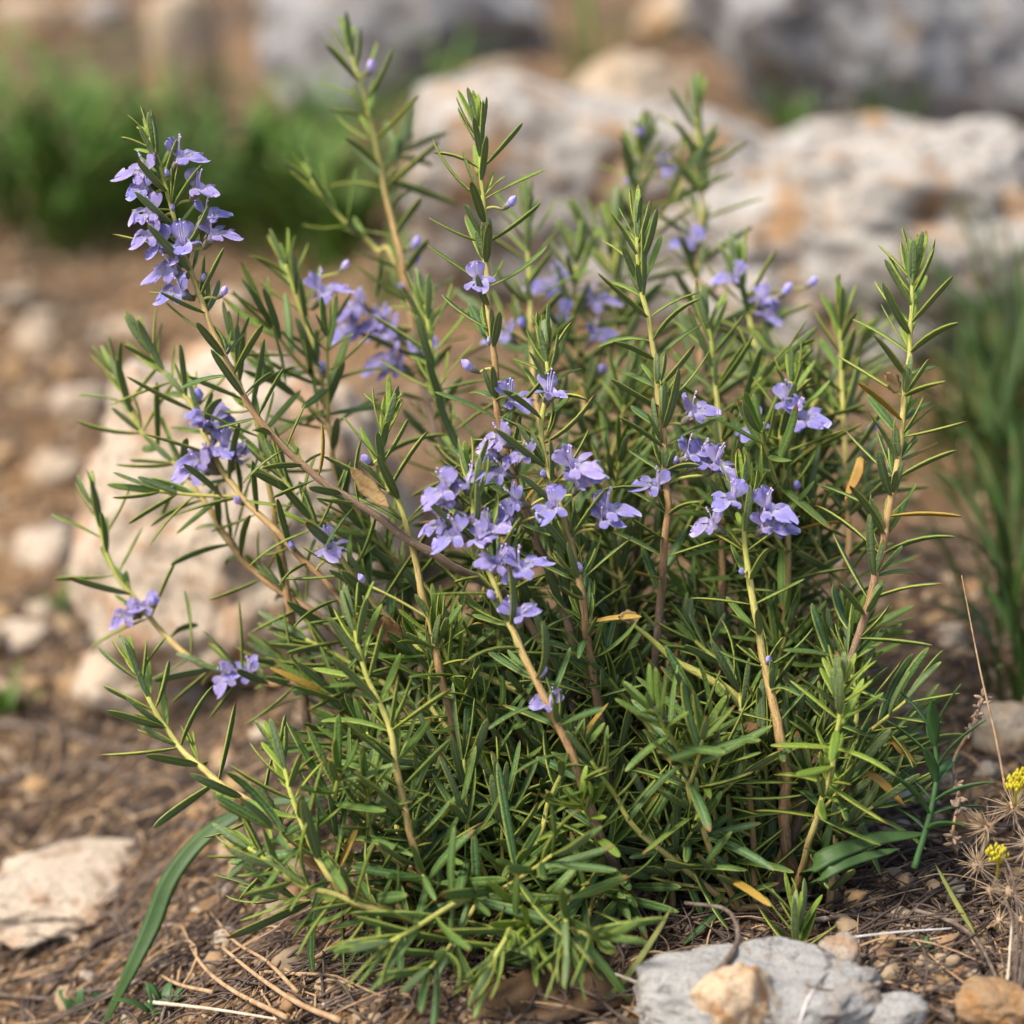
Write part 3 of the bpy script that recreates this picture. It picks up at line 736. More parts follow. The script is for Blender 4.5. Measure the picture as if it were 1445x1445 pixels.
# --- the rest of the crown: sprigs that fill the body of the bush -------------
def ddmax(py):
    g0 = ground_at(800, min(py + 60, 1430)); return dd_of(g0)
def fill(n, xr, yr, ddr, crowns, lean=1.0, **kw):
    kw.setdefault('ax', .3); kw.setdefault('dens', .85)
    for _ in range(n):
        x, y = random.uniform(*xr), random.uniform(*yr)
        dd = random.uniform(*ddr); dd = min(dd, ddmax(y + 40) - .02)
        cr = random.choice(crowns); c = CROWNS[cr]
        cd = dd_of(c); cpx = 722.5 + (c[0] - CAM[0]) / (D0 + cd) / K
        seg = random.uniform(90, 150)
        dx = (cpx - x) * random.uniform(.12, .3)
        y2 = min(y + seg, 1290)
        lx = random.gauss(0, 32); dz = random.uniform(-.022, .010)
        sprig([(x + lx, y, dd + dz), (x + dx * .4 + random.uniform(-12, 12), y + (y2 - y) * .5, dd + .002), (x + dx, y2, dd + (cd - dd) * .2)], cr, leaf=random.uniform(1.05, 1.3), side=kw.get('sides', 3), r0=.0014, young=kw.get('young', .55), **{k: v for k, v in kw.items() if k not in ('sides', 'young')})

fill(4, (590, 900), (600, 800), (.05, .10), 'cb', sides=4, wl=.9)
fill(6, (970, 1220), (480, 780), (.06, .15), ('br',), sides=5, young=.8, wl=.85)
fill(6, (440, 760), (820, 1060), (.0, .06), 'cl', sides=3, young=.45)
fill(7, (760, 1200), (820, 1060), (-.01, .06), 'cr', sides=3, young=.45)
fill(6, (400, 820), (1020, 1180), (-.03, .03), 'cl', spread=1.3, sides=3, young=.4)
fill(4, (820, 1200), (980, 1110), (-.03, .03), 'cr', spread=1.3, sides=3, young=.4)
fill(3, (400, 560), (720, 900), (.03, .08), 'c')
fill(2, (1150, 1220), (860, 980), (-.01, .03), 'r', sides=1)

# ------------------------------------------------------------------ ground
def axis(lo, hi, step, out):
    a = list(np.arange(lo, hi, step)); s = step
    hi_ = a[-1]
    while hi_ < out: s *= 1.25; hi_ += s; a.append(hi_)
    s = step; lo_ = a[0]
    while lo_ > -out: s *= 1.25; lo_ -= s; a.insert(0, lo_)
    return np.array(a)
gx = axis(-.75, .75, .009, 60); gy = axis(-.25, 2.4, .011, 60)
GX, GY = np.meshgrid(gx, gy)
GZ = np.array([gh(a, b) for a, b in zip(GX.ravel(), GY.ravel())])
V = np.stack([GX.ravel(), GY.ravel(), GZ], -1)
nx, ny = len(gx), len(gy)
i = np.arange(ny - 1)[:, None] * nx; j = np.arange(nx - 1)[None]
Fc = np.stack([i + j, i + j + 1, i + nx + j + 1, i + nx + j], -1).reshape(-1, 4)
tag(link('ground', mesh_np('ground', V, Fc, [M['ground']])), kind='structure')

# ------------------------------------------------------------------ rocks
import bmesh
def rock_mesh(name, size, mat, seed, power=3.0, cuts=9, amp=0.10, sub=5, depth=0.72):
    rs = random.Random(seed)
    bm = bmesh.new(); bmesh.ops.create_icosphere(bm, subdivisions=sub, radius=1.0)
    planes = []
    for _ in range(cuts):
        n = Vector((rs.gauss(0, 1), rs.gauss(0, 1), rs.gauss(0.15, .8))).normalized(); planes.append((n, rs.uniform(depth, .98)))
    off = Vector((seed * 3.7, seed * 1.3, seed * 7.1))
    for v in bm.verts:
        p = v.co.copy()
        k = (abs(p.x) ** power + abs(p.y) ** power + abs(p.z) ** power) ** (-1 / power)
        p = p * k * .86
        for n, dd in planes:
            e = p.dot(n) - dd * .9
            if e > 0: p -= n * e * .88
        a = amp * noise.fractal(p * 1.3 + off, 1.0, 2.0, 3) + amp * .55 * noise.fractal(p * 4.0 + off, .9, 2.1, 4)
        r = noise.noise(p * 6 + off); a -= amp * .35 * max(0, abs(r) * 2.2 - .5)
        p += v.co.normalized() * a
        v.co = Vector((p.x * size[0] / 2, p.y * size[1] / 2, p.z * size[2] / 2))
    me = bpy.data.meshes.new(name); bm.to_mesh(me); bm.free()
    me.materials.append(mat)
    me.polygons.foreach_set('use_smooth', np.full(len(me.polygons), True, bool))
    return me

def rock(name, label, cat, px, py, size, mat, seed, rot=0, sink=.25, tilt=(0, 0), dy=0.0, group=None, **kw):
    """stands with its front foot at the photo pixel"""
    g0 = ground_at(px, py); g0 = g0 + np.array([0, size[1] * .42 + dy, 0])
    o = link(name, rock_mesh(name, size, M[mat], seed, **kw), None, (g0[0], g0[1], gh(g0[0], g0[1]) + size[2] * (.5 - sink)))
    o.rotation_euler = (tilt[0], tilt[1], rot)
    return tag(o, label, cat, group)

rock('boulder', 'big grey pitted limestone boulder at the top right, behind the long slab', 'boulder', 1300, 212, (.47, .30, .42), 'rock_grey', 3, .25, .15, power=3, sub=6, amp=.12)
rock('boulder', 'long low limestone slab with a pale flat top at the right edge', 'boulder', 1275, 515, (.37, .20, .185), 'rock_white', 5, -.05, .2, power=5, sub=6, amp=.17, cuts=5)
rock('boulder', 'whitish limestone block with a straight grey top edge behind the middle sprigs', 'boulder', 840, 480, (.30, .17, .215), 'rock_white', 8, -.06, .2, power=6, sub=6, amp=.11, cuts=5, dy=.03)
rock('rock', 'peaked orange-tan rock behind the whitish block', 'rock', 905, 330, (.17, .14, .19), 'rock_tan', 12, .3, .2, power=2.4, sub=5, amp=.12)
rock('boulder', 'smooth grey boulder at the top edge behind the left grass', 'boulder', 560, 150, (.38, .24, .26), 'rock_grey', 15, 0, .2, power=3.5, sub=5)
rock('rock', 'pale upright stone standing in the grass left of the grey boulder', 'rock', 262, 185, (.105, .08, .21), 'rock_tan', 18, .2, .15, power=4, sub=5)
rock('boulder', 'wide pale slab lying behind the left sprigs', 'boulder', 330, 1000, (.19, .22, .215), 'rock_pale', 22, .12, .2, (-.42, .22), power=3.5, sub=6, amp=.11, cuts=8)
rock('rock', 'low tan stone leaning against the wide pale slab', 'rock', 190, 1025, (.085, .07, .055), 'rock_pale', 25, -.15, .25, power=3.2, sub=5, amp=.10)
rock('rock', 'crumbly whitish stone low at the left edge', 'rock', 70, 1345, (.095, .085, .024), 'rock_pale', 28, .3, .2, power=2.6, sub=5, amp=.16)
rock('rock', 'grey weathered stone in the right foreground', 'rock', 1075, 1500, (.098, .048, .037), 'rock_front', 31, .1, .22, (.15, 0), power=2.6, sub=6, amp=.12, cuts=7)
rock('stone', 'small white stone with an orange rusty side, in front of the grey one', 'stone', 1040, 1512, (.036, .026, .042), 'rock_orange', 35, .3, .15, power=2.4, sub=5, amp=.12)
rock('stone', 'banded tan and rust stone behind the grey foreground stone', 'stone', 1188, 1412, (.021, .018, .028), 'rock_stripe', 37, .2, .2, power=3, sub=5, amp=.10)
rock('stone', 'dark brown stone beside the banded one', 'stone', 1146, 1400, (.016, .014, .019), 'rock_dark', 39, .6, .2, power=3, sub=4, amp=.12)
rock('stone', 'flat grey stone at the bottom edge right of the foreground rock', 'stone', 1262, 1470, (.032, .02, .014), 'rock_front', 41, .1, .2, power=3, sub=4)
rock('stone', 'orange-brown angular stone at the bottom right corner', 'stone', 1410, 1470, (.032, .024, .021), 'rock_rust', 43, -.3, .2, power=2.6, sub=5, amp=.14)
rock('stone', 'greyish flat stone under the right shoot', 'stone', 1245, 1150, (.032, .025, .016), 'rock_front', 45, .3, .2, sub=4)
rock('stone', 'pale stone beside the yellow thistle flower', 'stone', 1425, 1075, (.036, .03, .026), 'rock_tan', 47, .2, .2, sub=4)
rock('stone', 'tan stone between the bush and the slab at the left', 'stone', 180, 500, (.05, .04, .03), 'rock_tan', 49, .2, .2, sub=4)
for k, (px, py, s, mt, lb) in enumerate([
        (40, 55, .13, 'rock_tan', 'blurred tan rock at the top left corner'),
        (140, 40, .10, 'rock_white', 'blurred pale rock on the top edge beside the corner rock'),
        (705, 150, .09, 'rock_tan', 'small tan rock in the brown earth right of the grey boulder'),
        (960, 60, .14, 'rock_tan', 'brown rock at the top edge between the two grey boulders'),
        (330, 455, .055, 'rock_tan', 'rounded tan stone above the wide pale slab'),
        (45, 500, .045, 'rock_tan', 'tan stone at the left edge below the grass'),
        (60, 800, .05, 'rock_pale', 'pale stone half buried in the earth left of the slab'),
        (75, 690, .045, 'rock_tan', 'tan stone in the bare earth above the half buried pale stone'),
        (110, 590, .05, 'rock_pale', 'cream stone in the bare earth midway between grass and slab'),
        (25, 930, .04, 'rock_pale', 'cream stone at the left edge beside the green tuft')]):
    rock('rock', lb, 'rock', px, py, (s, s * .8, s * .6), mt, 60 + k * 3, .4 * k, .25, sub=4, power=2.6, amp=.14)

# pebbles
PEB = [rock_mesh('pebble', (1, random.uniform(.7, .95), random.uniform(.5, .75)), M['pebble'], 200 + k, power=random.uniform(2.2, 3.2), cuts=10, amp=.16, sub=3, depth=.6) for k in range(14)]
def pebbles(n, xr, yr, sr, label, group):
    for _ in range(n):
        p = ground_at(random.uniform(*xr), random.uniform(*yr))
        s = math.exp(random.uniform(math.log(sr[0]), math.log(sr[1])))
        o = link('pebble', random.choice(PEB), None, (p[0], p[1], p[2] + s * random.uniform(-.06, .20)), None, s)
        o.rotation_euler = (random.gauss(0, .25), random.gauss(0, .25), random.uniform(0, 6.28))
        tag(o, label, 'pebble', group)
pebbles(85, (1150, 1500), (1230, 1455), (.006, .015), 'small brown or tan pebble on the soil at the lower right', 'pebbles on the soil at the lower right')
pebbles(45, (1180, 1520), (820, 1190), (.008, .026), 'blurred tan pebble on the ground right of the bush', 'pebbles right of the bush')
pebbles(70, (-80, 420), (1030, 1470), (.006, .020), 'blurred tan pebble on the ground at the lower left', 'pebbles at the lower left')
pebbles(95, (-80, 330), (420, 1000), (.012, .040), 'blurred tan pebble on the bare earth left of the slab', 'pebbles on the bare earth at the left')
pebbles(30, (450, 1100), (1290, 1470), (.005, .011), 'small tan pebble among dead stalks in front of the bush', 'pebbles in front of the bush')

# grit: uncounted
def grit(n):
    base = bmesh.new(); bmesh.ops.create_icosphere(base, subdivisions=1, radius=1)
    bv = np.array([v.co[:] for v in base.verts]); bf = np.array([[v.index for v in f.verts] for f in base.faces]); base.free()
    Vs, Fs = [], []
    for k in range(n):
        if random.random() < .6: p = ground_at(random.uniform(-200, 1640), random.uniform(900, 1500))
        else: p = ground_at(random.uniform(-200, 1640), random.uniform(100, 900))
        far = max(0, p[1]); s = random.uniform(.0007, .0027) * (1 + far * 1.8)
        q = Quaternion((random.gauss(0, 1), random.gauss(0, 1), random.gauss(0, 1), random.gauss(0, 1))).normalized().to_matrix()
        v = bv * (1 + .75 * (rng.random((len(bv), 1)) - .5)) * np.array([1, random.uniform(.6, 1), random.uniform(.45, .8)]) * s
        Vs.append(v @ np.array(q) + p + np.array([0, 0, s * .2])); Fs.append(bf + k * len(bv))
    me = mesh_np('grit', np.vstack(Vs), np.vstack(Fs), [M['grit']], smooth=False)
    tag(link('gravel', me), kind='stuff')
M['grit'] = mat_plain('soil_grit', [(0.14, 0.085, 0.045), (0.30, 0.20, 0.11), (0.42, 0.33, 0.23)], 60, 0.85, 0.5)
grit(8000)

# dead stalk litter: uncounted
def stalk_on_ground(mb, p, ln, r, curve, lift, mat=0, ang=None):
    a = random.uniform(0, math.pi) if ang is None else ang
    n = 9; pts = []
    x, y = p[0], p[1]; st = ln / (n - 1); a0 = a
    tilt = random.uniform(0, lift)
    for k in range(n):
        pts.append((x, y, gh(x, y) + r * .6 + tilt * (k / (n - 1)) + lift * .4 * math.sin(k / (n - 1) * math.pi)))
        a0 += curve / (n - 1) + random.gauss(0, .08); x += math.cos(a0) * st; y += math.sin(a0) * st
    mb.tube(pts, np.linspace(r, r * .55, n), 5, None, mat, .2)
mb = MB()
for k in range(2100):
    z = random.random()
    if z < .66: p = ground_at(random.uniform(-150, 1600), random.uniform(1130, 1480))
    elif z < .93: p = ground_at(random.uniform(-150, 1600), random.uniform(880, 1200))
    else: p = ground_at(random.uniform(-150, 1600), random.uniform(330, 900))
    far = 1 + max(0, p[1]) * 1.2
    stalk_on_ground(mb, p, random.uniform(.018, .085) * far, random.uniform(.00025, .0008) * far, random.gauss(0, 1.2), random.uniform(.001, .010), random.choice((0, 0, 0, 0, 0, 0, 1, 1, 2)),
                    random.gauss(0.15, .8))
for k in range(1300):
    p = ground_at(random.uniform(-100, 1550), random.uniform(1000, 1480)); ln = random.uniform(.006, .022)
    stalk_on_ground(mb, p, ln, random.uniform(.0004, .0009), random.gauss(0, .15), random.uniform(.001, .007), random.choice((0, 0, 1, 2, 3)), random.uniform(0, 6.28))
tag(link('dry_litter', mb.build('dry_litter', [M['litter'], M['twig'], M['twig_tan'], M['deaddark']])), 'mat of thin brown dead stalks covering the soil', 'litter', kind='stuff')

# twigs and straws one can pick out
def twig(name, label, cat, path, r, mat, group=None, sides=7, taper=.5, fork=None):
    pts = spline([P(*q) for q in path], .003); pts = clamp_ground(pts, r * .8)
    mb = MB(); mb.tube(pts, np.linspace(r, r * taper, len(pts)), sides, None, 0, .18)
    for fk in (fork or []):
        f = clamp_ground(spline([P(*q) for q in fk], .003), r * .5); mb.tube(f, np.linspace(r * .7, r * .3, len(f)), 6, None, 0, .18)
    me = mb.build(name, [M[mat]], pts[0])
    return tag(link(name, me, None, pts[0]), label, cat, group)
def gd(x, y, lift=.0):     # photo pixel -> same point with the depth of the soil there, raised towards the camera
    return (x, y, dd_of(ground_at(x, y)) - lift)
def gpath(pts, lift=.004): return [gd(x, y, lift) for x, y in pts]
twig('twig', 'curved tan twig rising to the left at the bottom left', 'twig', gpath([(405, 1436), (329, 1398), (284, 1360), (256, 1305)], .012), .0011, 'twig_tan')
twig('twig', 'tan twig with a kink, right of the curved one', 'twig', gpath([(420, 1400), (377, 1357), (332, 1329), (297, 1287)], .010), .0009, 'twig_tan')
twig('twig', 'short tan twig left of the curved one', 'twig', gpath([(300, 1400), (249, 1388), (211, 1365)], .010), .0009, 'twig_tan')
twig('twig', 'stubby tan twig under the lower left leaves', 'twig', gpath([(480, 1440), (420, 1415), (363, 1377), (316, 1339)], .012), .0012, 'twig_tan')
twig('straw', 'pale straw lying level at the bottom left', 'straw', gpath([(211, 1414), (300, 1424), (390, 1438)], .012), .0009, 'straw')
twig('straw', 'short pale straw pointing left of the foreground stone', 'straw', gpath([(958, 1402), (905, 1388), (868, 1374)], .02), .0009, 'straw')
twig('straw', 'long silvery straw arching over the banded stone', 'straw', [(1121, 1367, -.052), (1150, 1342, -.05), (1187, 1326, -.045), (1260, 1316, -.04), (1343, 1310, -.035)], .0006, 'silver')
twig('straw', 'short silvery straw standing on the foreground stone', 'straw', [(1128, 1446, -.085), (1138, 1415, -.083), (1149, 1395, -.08)], .0006, 'silver')
twig('twig', 'hooked grey-brown twig ending on the foreground stone', 'twig', [(1005, 1378, -.075), (1030, 1350, -.068), (1042, 1319, -.05), (1025, 1284, -.04), (966, 1274, -.036)], .0013, 'twig')
twig('twig', 'thin dark forked twig across the dark stone', 'twig', [(1094, 1357, -.06), (1120, 1382, -.07), (1150, 1394, -.078), (1200, 1400, -.075)], .0006, 'twig', fork=[[(1150, 1394, -.078), (1175, 1372, -.07), (1215, 1402, -.07)]])
twig('twig', 'long brown stalk curving to the bottom right corner', 'twig', gpath([(1291, 1284), (1340, 1300), (1377, 1325), (1405, 1377), (1432, 1446)], .012), .0009, 'twig')
twig('twig', 'dark crooked twig lying before the thick stem base', 'twig', gpath([(1060, 1345), (1110, 1352), (1165, 1340), (1230, 1350)], .006), .0015, 'twig')
twig('twig', 'long thin brown stalk lying behind the banded stone', 'twig', gpath([(1140, 1300), (1230, 1290), (1330, 1300), (1440, 1285)], .006), .0012, 'twig')
twig('twig', 'dark blurred stick lying across the left soil', 'twig', gpath([(0, 1020), (90, 1035), (190, 1060), (290, 1045)], .006), .0022, 'twig')
twig('twig', 'blurred stick lying at the left below the tan stone', 'twig', gpath([(30, 1110), (120, 1080), (210, 1100), (330, 1085)], .006), .0018, 'twig')
twig('grass_stalk', 'hair-thin reddish grass stalk standing at the right', 'stalk', [(1419, 1116, -.01), (1405, 1040, -.01), (1383, 945, -.01), (1357, 812, -.01)], .00055, 'twig_tan', taper=.4)
twig('grass_stalk', 'thin straw stalk rising from the bottom right corner to the thistle', 'stalk', [(1412, 1450, -.06), (1422, 1380, -.05), (1428, 1300, -.04)], .0007, 'straw')

def blade_thing(name, label, cat, path, width, mat, fold=.25, group=None, normal=None):
    pts = spline([P(*q) for q in path], .004); pts[3:] = clamp_ground(pts[3:], .001); pts[0][2] -= .004
    mb = MB(); mb.blade(pts, width, nrm(CAM - pts[len(pts) // 2]) * .8 + np.array([0, 0, .6]) if normal is None else normal, .0003, 0, fold)
    return tag(link(name, mb.build(name, [M[mat]], pts[0]), None, pts[0]), label, cat, group)
blade_thing('long_grass', 'long bluish green blade arching down at the lower left', 'grass', [gd(140, 1460, 0), (182, 1375, .04), (214, 1308, .045), (242, 1239, .05), (294, 1177, .055), (370, 1136, .055), (460, 1128, .05)], .0078, 'blade')
blade_thing('long_grass', 'broad green blade leaning right from the thick stem base', 'grass', [gd(1130, 1250, 0), (1150, 1220, -.022), (1190, 1200, -.022), (1240, 1184, -.02), (1308, 1177, -.018)], .0075, 'blade')
blade_thing('long_grass', 'second broad green blade under the first, right of the stem base', 'grass', [gd(1135, 1262, 0), (1160, 1235, -.024), (1205, 1214, -.024), (1270, 1198, -.022)], .006, 'blade')
blade_thing('long_grass', 'narrow bluish blade standing behind the right stem base', 'grass', [gd(1150, 1225, 0), (1165, 1190, -.006), (1176, 1150, -.004)], .006, 'blade')
blade_thing('withered_grass', 'orange-yellow withered blade right of the front rosette', 'dry grass', [(1210, 1085, -.012), (1240, 1100, -.012), (1277, 1138, -.012)], .0042, 'yblade')
blade_thing('withered_grass', 'short orange withered blade above the other, behind the leaves', 'dry grass', [(1252, 1036, -.006), (1270, 1056, -.006), (1292, 1078, -.006)], .004, 'yblade')
blade_thing('withered_grass', 'thin yellow-green blade between the shoot and the thistle', 'dry grass', [gd(1380, 1325, .01), (1350, 1275, -.02), (1319, 1218, -.012)], .0022, 'gblade')
blade_thing('withered_grass', 'bright yellow leaf hanging in the right of the bush', 'leaf', [(1215, 632, .02), (1212, 665, .02), (1192, 706, .02)], .0046, 'yblade')
blade_thing('withered_grass', 'olive blade in front of the brown dead leaf', 'dry grass', [(820, 1440, -.05), (880, 1385, -.05), (925, 1320, -.045), (948, 1280, -.04)], .0028, 'gblade')

# dead leaves
def dead_leaf(label, px, py, dd, L, W, yaw, pitch, roll, mat, curl=.8):
    mb = MB(); n = 14
    t = np.linspace(0, 1, n); th = (t - .5) * curl
    pts = np.stack([(t - .5) * L, t * 0, -np.cos(th) * L * .4 + L * .4], -1)
    mb.blade(pts, W, (0, 0, 1.0), .0004, 0, .35, prof=lambda v: np.clip(np.sin(np.clip(v, .02, .985) * math.pi) ** .7 * (1 + .16 * np.sin(v * 17)), .03, 1))
    o = link('dead_leaf', mb.build('dead_leaf', [M[mat]]), None, P(px, py, dd)); o.rotation_euler = (roll, pitch, yaw)
    return tag(o, label, 'dead leaf')
dead_leaf('curled ribbed tan leaf stuck on the arching left branch', 520, 690, -.018, .020, .0075, -.35, .75, .7, 'deadtan', 1.5)
dead_leaf('brown crumpled leaf caught in the bush below the tan one', 542, 892, .006, .019, .011, .5, .5, .9, 'dead')
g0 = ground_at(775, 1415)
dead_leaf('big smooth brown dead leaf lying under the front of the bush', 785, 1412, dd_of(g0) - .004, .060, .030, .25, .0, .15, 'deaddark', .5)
dead_leaf('small tan curled leaf in the bush right of the front flowers', 887, 872, -.012, .010, .006, .6, .3, .9, 'deadtan')
dead_leaf('papery grey-brown leaf clasping the tall right sprig', 1258, 540, -.005, .010, .007, .3, .9, 1.2, 'deadtan')
dead_leaf('small brown leaf stuck between the right stems', 1054, 1030, -.013, .015, .007, -.9, -.4, .5, 'dead', 1.2)

# ------------------------------------------------------------------ grass tufts and shoots
def tuft(p, n, h, w, lean, label, group, mat='grass', name='grass_tuft', cat='grass', spread=.03):
    mb = MB()
    for _ in range(n):
        a = random.uniform(0, 6.283); q = np.array([math.cos(a), math.sin(a), 0])
        hh = h * random.uniform(.35, 1.15); ln = hh * lean * random.uniform(.15, 1.0)
        b = p + q * spread * random.random(); b[2] = gh(b[0], b[1]) - .004
        t = np.linspace(0, 1, 9)[:, None]
        pts = b + np.array([0, 0, hh]) * (t - .28 * lean * t ** 3) + q * ln * t ** 1.9
        nr = np.cross(np.cross(np.array([0, 0, 1.0]), q), pts[-1] - pts[0]); nr = nrm(-nr) + np.array([0, 0, .01])
        mb.blade(pts, w * random.uniform(.6, 1.2), nr, .0003, 0, .3)
    return tag(link(name, mb.build(name, [M[mat]], p), None, p), label, cat, group)
LG, GG = 'blurred tuft of broad dark green grass behind the left flower spike', 'broad grass behind the flower spike'
for px, py, h in [(15, 330, .15), (70, 300, .17), (110, 345, .15), (160, 310, .18), (215, 335, .16), (265, 310, .17), (300, 345, .14), (345, 320, .17), (395, 330, .16), (430, 300, .15), (25, 250, .14), (120, 240, .14), (200, 250, .12), (330, 250, .13), (-40, 300, .16), (460, 340, .13), (480, 300, .15), (440, 350, .12), (60, 360, .10), (250, 365, .10)]:
    tuft(ground_at(px + random.uniform(-25, 25), py + random.uniform(-35, 30)), random.randint(13, 24), h * random.uniform(1.0, 1.75), .012, 1.1, LG, GG, spread=.045)
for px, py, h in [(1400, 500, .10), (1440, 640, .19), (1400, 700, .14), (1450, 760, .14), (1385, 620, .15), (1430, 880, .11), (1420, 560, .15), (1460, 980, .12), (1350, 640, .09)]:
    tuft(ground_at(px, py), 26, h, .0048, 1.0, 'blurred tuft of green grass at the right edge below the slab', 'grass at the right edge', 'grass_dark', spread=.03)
for px, py, h in [(1225, 212, .10), (1265, 205, .09)]:
    tuft(ground_at(px, py), 16, h, .006, .6, 'small green tuft at the foot of the big grey boulder', 'tufts at the grey boulder', spread=.03)
tuft(ground_at(1120, 205), 18, .07, .006, .7, 'low green tuft in the gap left of the big grey boulder', None, spread=.015)
tuft(ground_at(840, 130), 18, .14, .006, .7, 'thin green tuft on the brown earth at the top', None, spread=.05)
tuft(ground_at(640, 150), 16, .10, .006, .7, 'sparse tuft before the grey boulder at the top', None, spread=.05)
tuft(ground_at(10, 1010), 10, .05, .006, .8, 'green tuft at the left edge beside the tan stone', None, spread=.01)
tuft(ground_at(90, 870), 8, .05, .005, .9, 'thin tuft on the soil left of the slab', None, spread=.002)
tuft(ground_at(560, 420), 20, .07, .009, .9, 'leafy green tuft in front of the whitish block', None, spread=.05)
tuft(ground_at(470, 380), 20, .08, .010, .9, 'leafy green tuft beside the left end of the whitish block', None, spread=.05)
tuft(ground_at(112, 1425), 8, .018, .006, 1.0, 'tiny dark green seedling at the bottom left', None, 'shoot', 'seedling', 'seedling', .004)
tuft(ground_at(228, 1432), 8, .018, .006, 1.0, 'tiny dark green seedling beside the pale straw', None, 'shoot', 'seedling', 'seedling', .004)
tuft(ground_at(1300, 1340), 6, .012, .005, 1.0, 'tiny green sprout among the lower right pebbles', None, 'shoot', 'seedling', 'seedling', .004)

def shoot(label, path, leaves, L, W):
    pts = spline([P(*q) for q in path], .002); base = pts[-1].copy(); base[2] = gh(base[0], base[1])
    root = empty('young_shoot', base, label, 'shoot')
    mb = MB(); mb.tube(pts[::-1], np.linspace(.0013, .0008, len(pts)), 7)
    link('stem', mb.build('stem', [M['shoot']], base), root)
    mb = MB(); n = len(pts)
    for k in range(leaves):
        f = (k // 2) / (leaves / 2); i = int(f * (n - 1) * .85); a = (k % 2) * math.pi + (k // 2) * 1.4 + random.gauss(0, .2)
        t = nrm(pts[max(0, i - 1)] - pts[min(n - 1, i + 1)]); s = nrm(np.cross(t, F)); b = np.cross(t, s)
        r = s * math.cos(a) + b * math.sin(a); an = .35 + f * .9
        d = t * math.cos(an) + r * math.sin(an); u = np.linspace(0, 1, 8)[:, None]; ln = L * random.uniform(.8, 1.1) * (.75 + .25 * f)
        lp = pts[i] + d * ln * u + r * ln * .25 * u ** 2 - np.array([0, 0, ln * .25]) * f * u ** 2
        mb.blade(lp, W, nrm(t - d * np.dot(t, d)), .0003, 0, .25)
    link('foliage', mb.build('foliage', [M['shoot']], base), root)
shoot('young green shoot with curved narrow leaves right of the bush', [(1318, 1040, -.015), (1322, 1090, -.016), (1312, 1150, -.018), (1290, 1225, -.02)], 14, .026, .0050)

# ------------------------------------------------------------------ dry thistle
tb = ground_at(1432, 1440)
th = empty('dry_thistle', tb, 'dry brown spiny thistle with small yellow blooms at the right edge', 'thistle')
heads = [(1262 + 118, 1222, 26), (1395, 1168, 24), (1430, 1140, 28), (1426, 1258, 26), (1428, 1340, 24), (1442, 1300, 22), (1398, 1258, 20), (1452, 1190, 30), (1470, 1250, 28), (1340 + 70, 1300, 16)]
mb = MB()
for hx, hy, r in heads:
    p = P(hx, hy, -.022); c = spline([p, p * .5 + tb * .5 + np.array([.004, 0, .012]), tb], .004)
    mb.tube(c, np.linspace(.0003, .00045, len(c)), 6)
link('stem', mb.build('stem', [M['twig']], tb), th)
for hx, hy, r in heads:
    c = P(hx, hy, -.022 + random.uniform(-.006, .006)); mb = MB(); rr = r * .000266 * 1.25
    mb.ball(c, rr * .28); hb = rng.normal(size=3) * .45 + np.array([0, 0, .3])
    for _ in range(95):
        d = nrm(rng.normal(size=3) + hb); ln = rr * random.choice((.35, .6, .9, 1.0, 1.25)) * random.uniform(.8, 1.1); t = np.linspace(0, 1, 4)[:, None]
        sd = nrm(rng.normal(size=3)) * ln * .12
        mb.tube(c + d * ln * t + sd * t ** 2, np.array([.00026, .0002, .00014, .00004]), 4)
    link('spiny_head', mb.build('spiny_head', [M['spine']], tb), th)
for hx, hy in ((1408, 1205), (1433, 1104), (1446, 1096)):
    mb = MB(); c = P(hx, hy, -.032)
    for _ in range(70):
        d = nrm(rng.normal(size=3)) * np.array([.0042, .0042, .0030]) * random.uniform(.5, 1)
        mb.ball(c + d, np.array([.0005, .0005, .0009]) * random.uniform(.7, 1.3), seg=6, ring=4)
    s = P(hx, hy + 34, -.022); t = np.linspace(0, 1, 5)[:, None]; mb.tube(s * (1 - t) + c * t, .0005, 5)
    link('yellow_bloom', mb.build('yellow_bloom', [M['yellow']], tb), th)

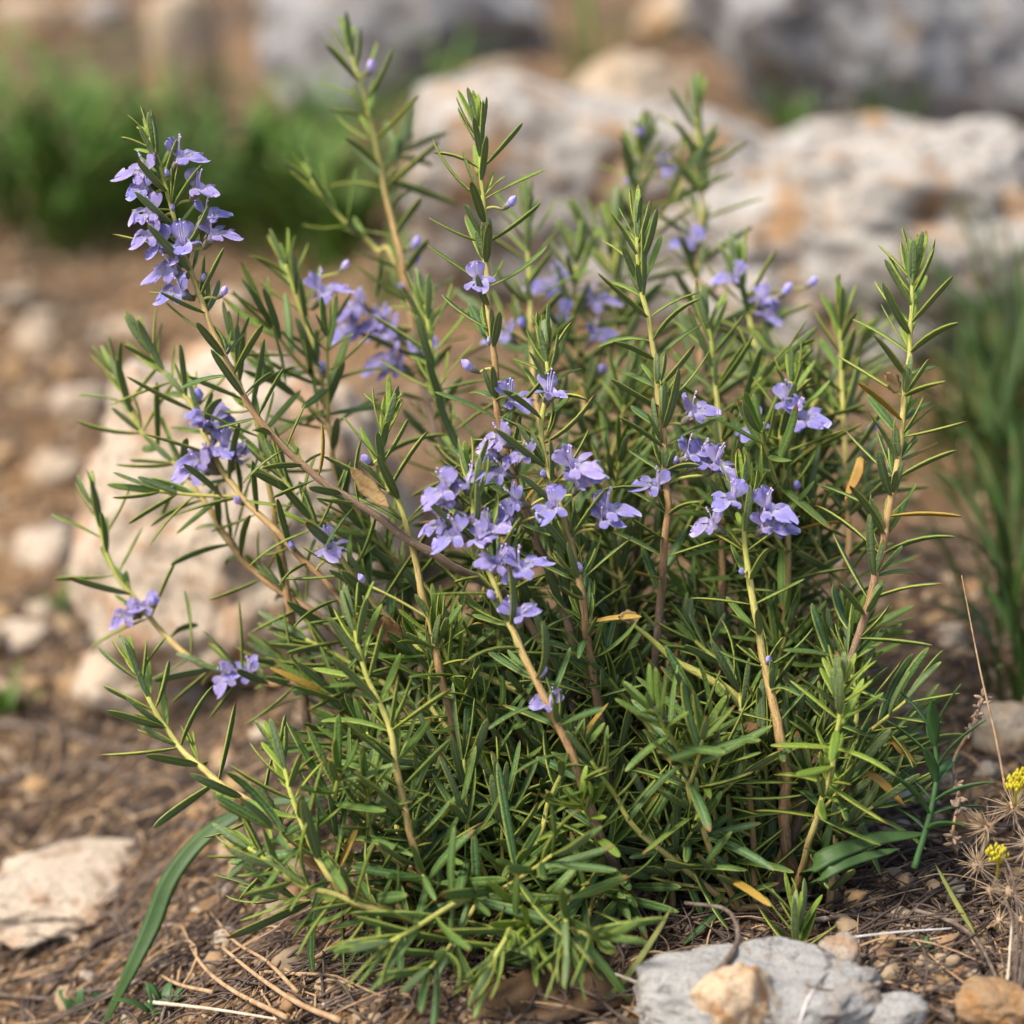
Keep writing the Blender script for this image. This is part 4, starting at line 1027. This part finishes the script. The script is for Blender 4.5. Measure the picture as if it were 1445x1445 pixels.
# dry seed stalk beside it
sb = ground_at(1352, 1215)
ss_ = empty('dry_seed_stalk', sb, 'withered stalk with brown seed clusters left of the thistle', 'stalk')
c = spline([P(1386, 985, -.005), P(1372, 1025, -.005), P(1345, 1075, -.006), P(1352, 1125, -.010), P(1345, 1175, -.014), sb], .002)
mb = MB(); mb.tube(c, .0006, 6); link('stem', mb.build('stem', [M['twig_tan']], sb), ss_)
for a, b_ in ((.0, .16), (.33, .46), (.55, .72)):
    mb = MB(); n = len(c)
    for k in range(26):
        i = int((a + (b_ - a) * k / 26) * n); d = nrm(rng.normal(size=3) + np.array([0, 0, .6]))
        q = c[i] + d * random.uniform(.0008, .0026); ax_ = nrm(np.cross(d, (0.3, .5, .1))); by = np.cross(d, ax_)
        mb.ball(q, np.array([.0008, .0008, .0019]), np.array([ax_, by, d]), seg=6, ring=4)
    link('seed_head', mb.build('seed_head', [M['seed']], sb), ss_)

# ------------------------------------------------------------------ light
EL, AZ = R(56), R(-114)                    # sun high at the left, a little behind the bush
sun_dir = np.array([math.sin(AZ) * math.cos(EL), math.cos(AZ) * math.cos(EL), math.sin(EL)])
w = bpy.data.worlds.new('World'); S.world = w; w.use_nodes = True
nt = w.node_tree; nt.nodes.clear(); g = G(nt)
sky = g.n('ShaderNodeTexSky', sky_type='NISHITA', sun_disc=False, sun_elevation=EL, sun_rotation=AZ, air_density=1.0, dust_density=3.0, ozone_density=1.0)
bg = g.n('ShaderNodeBackground'); bg.inputs[1].default_value = 0.070
wo = g.n('ShaderNodeOutputWorld'); g.l(sky.outputs[0], bg.inputs[0]); g.l(bg.outputs[0], wo.inputs[0])
ld = bpy.data.lights.new('sun', 'SUN'); ld.energy = 1.5; ld.angle = R(13); ld.color = (1.0, .945, .86)
lo = bpy.data.objects.new('sun', ld); COL.objects.link(lo)
lo.rotation_mode = 'QUATERNION'; lo.rotation_quaternion = Vector(sun_dir).to_track_quat('Z', 'Y'); lo.location = (-1, 1, 2)

vs = S.view_settings; S.display_settings.display_device = 'sRGB'
vs.view_transform = 'Standard'; vs.look = 'None'; vs.exposure = 1.78; vs.gamma = 1.0; vs.use_curve_mapping = False
S.cycles.max_bounces = 8; S.cycles.transparent_max_bounces = 4
print('sprigs', NSPR[0], 'objects', len(S.objects))
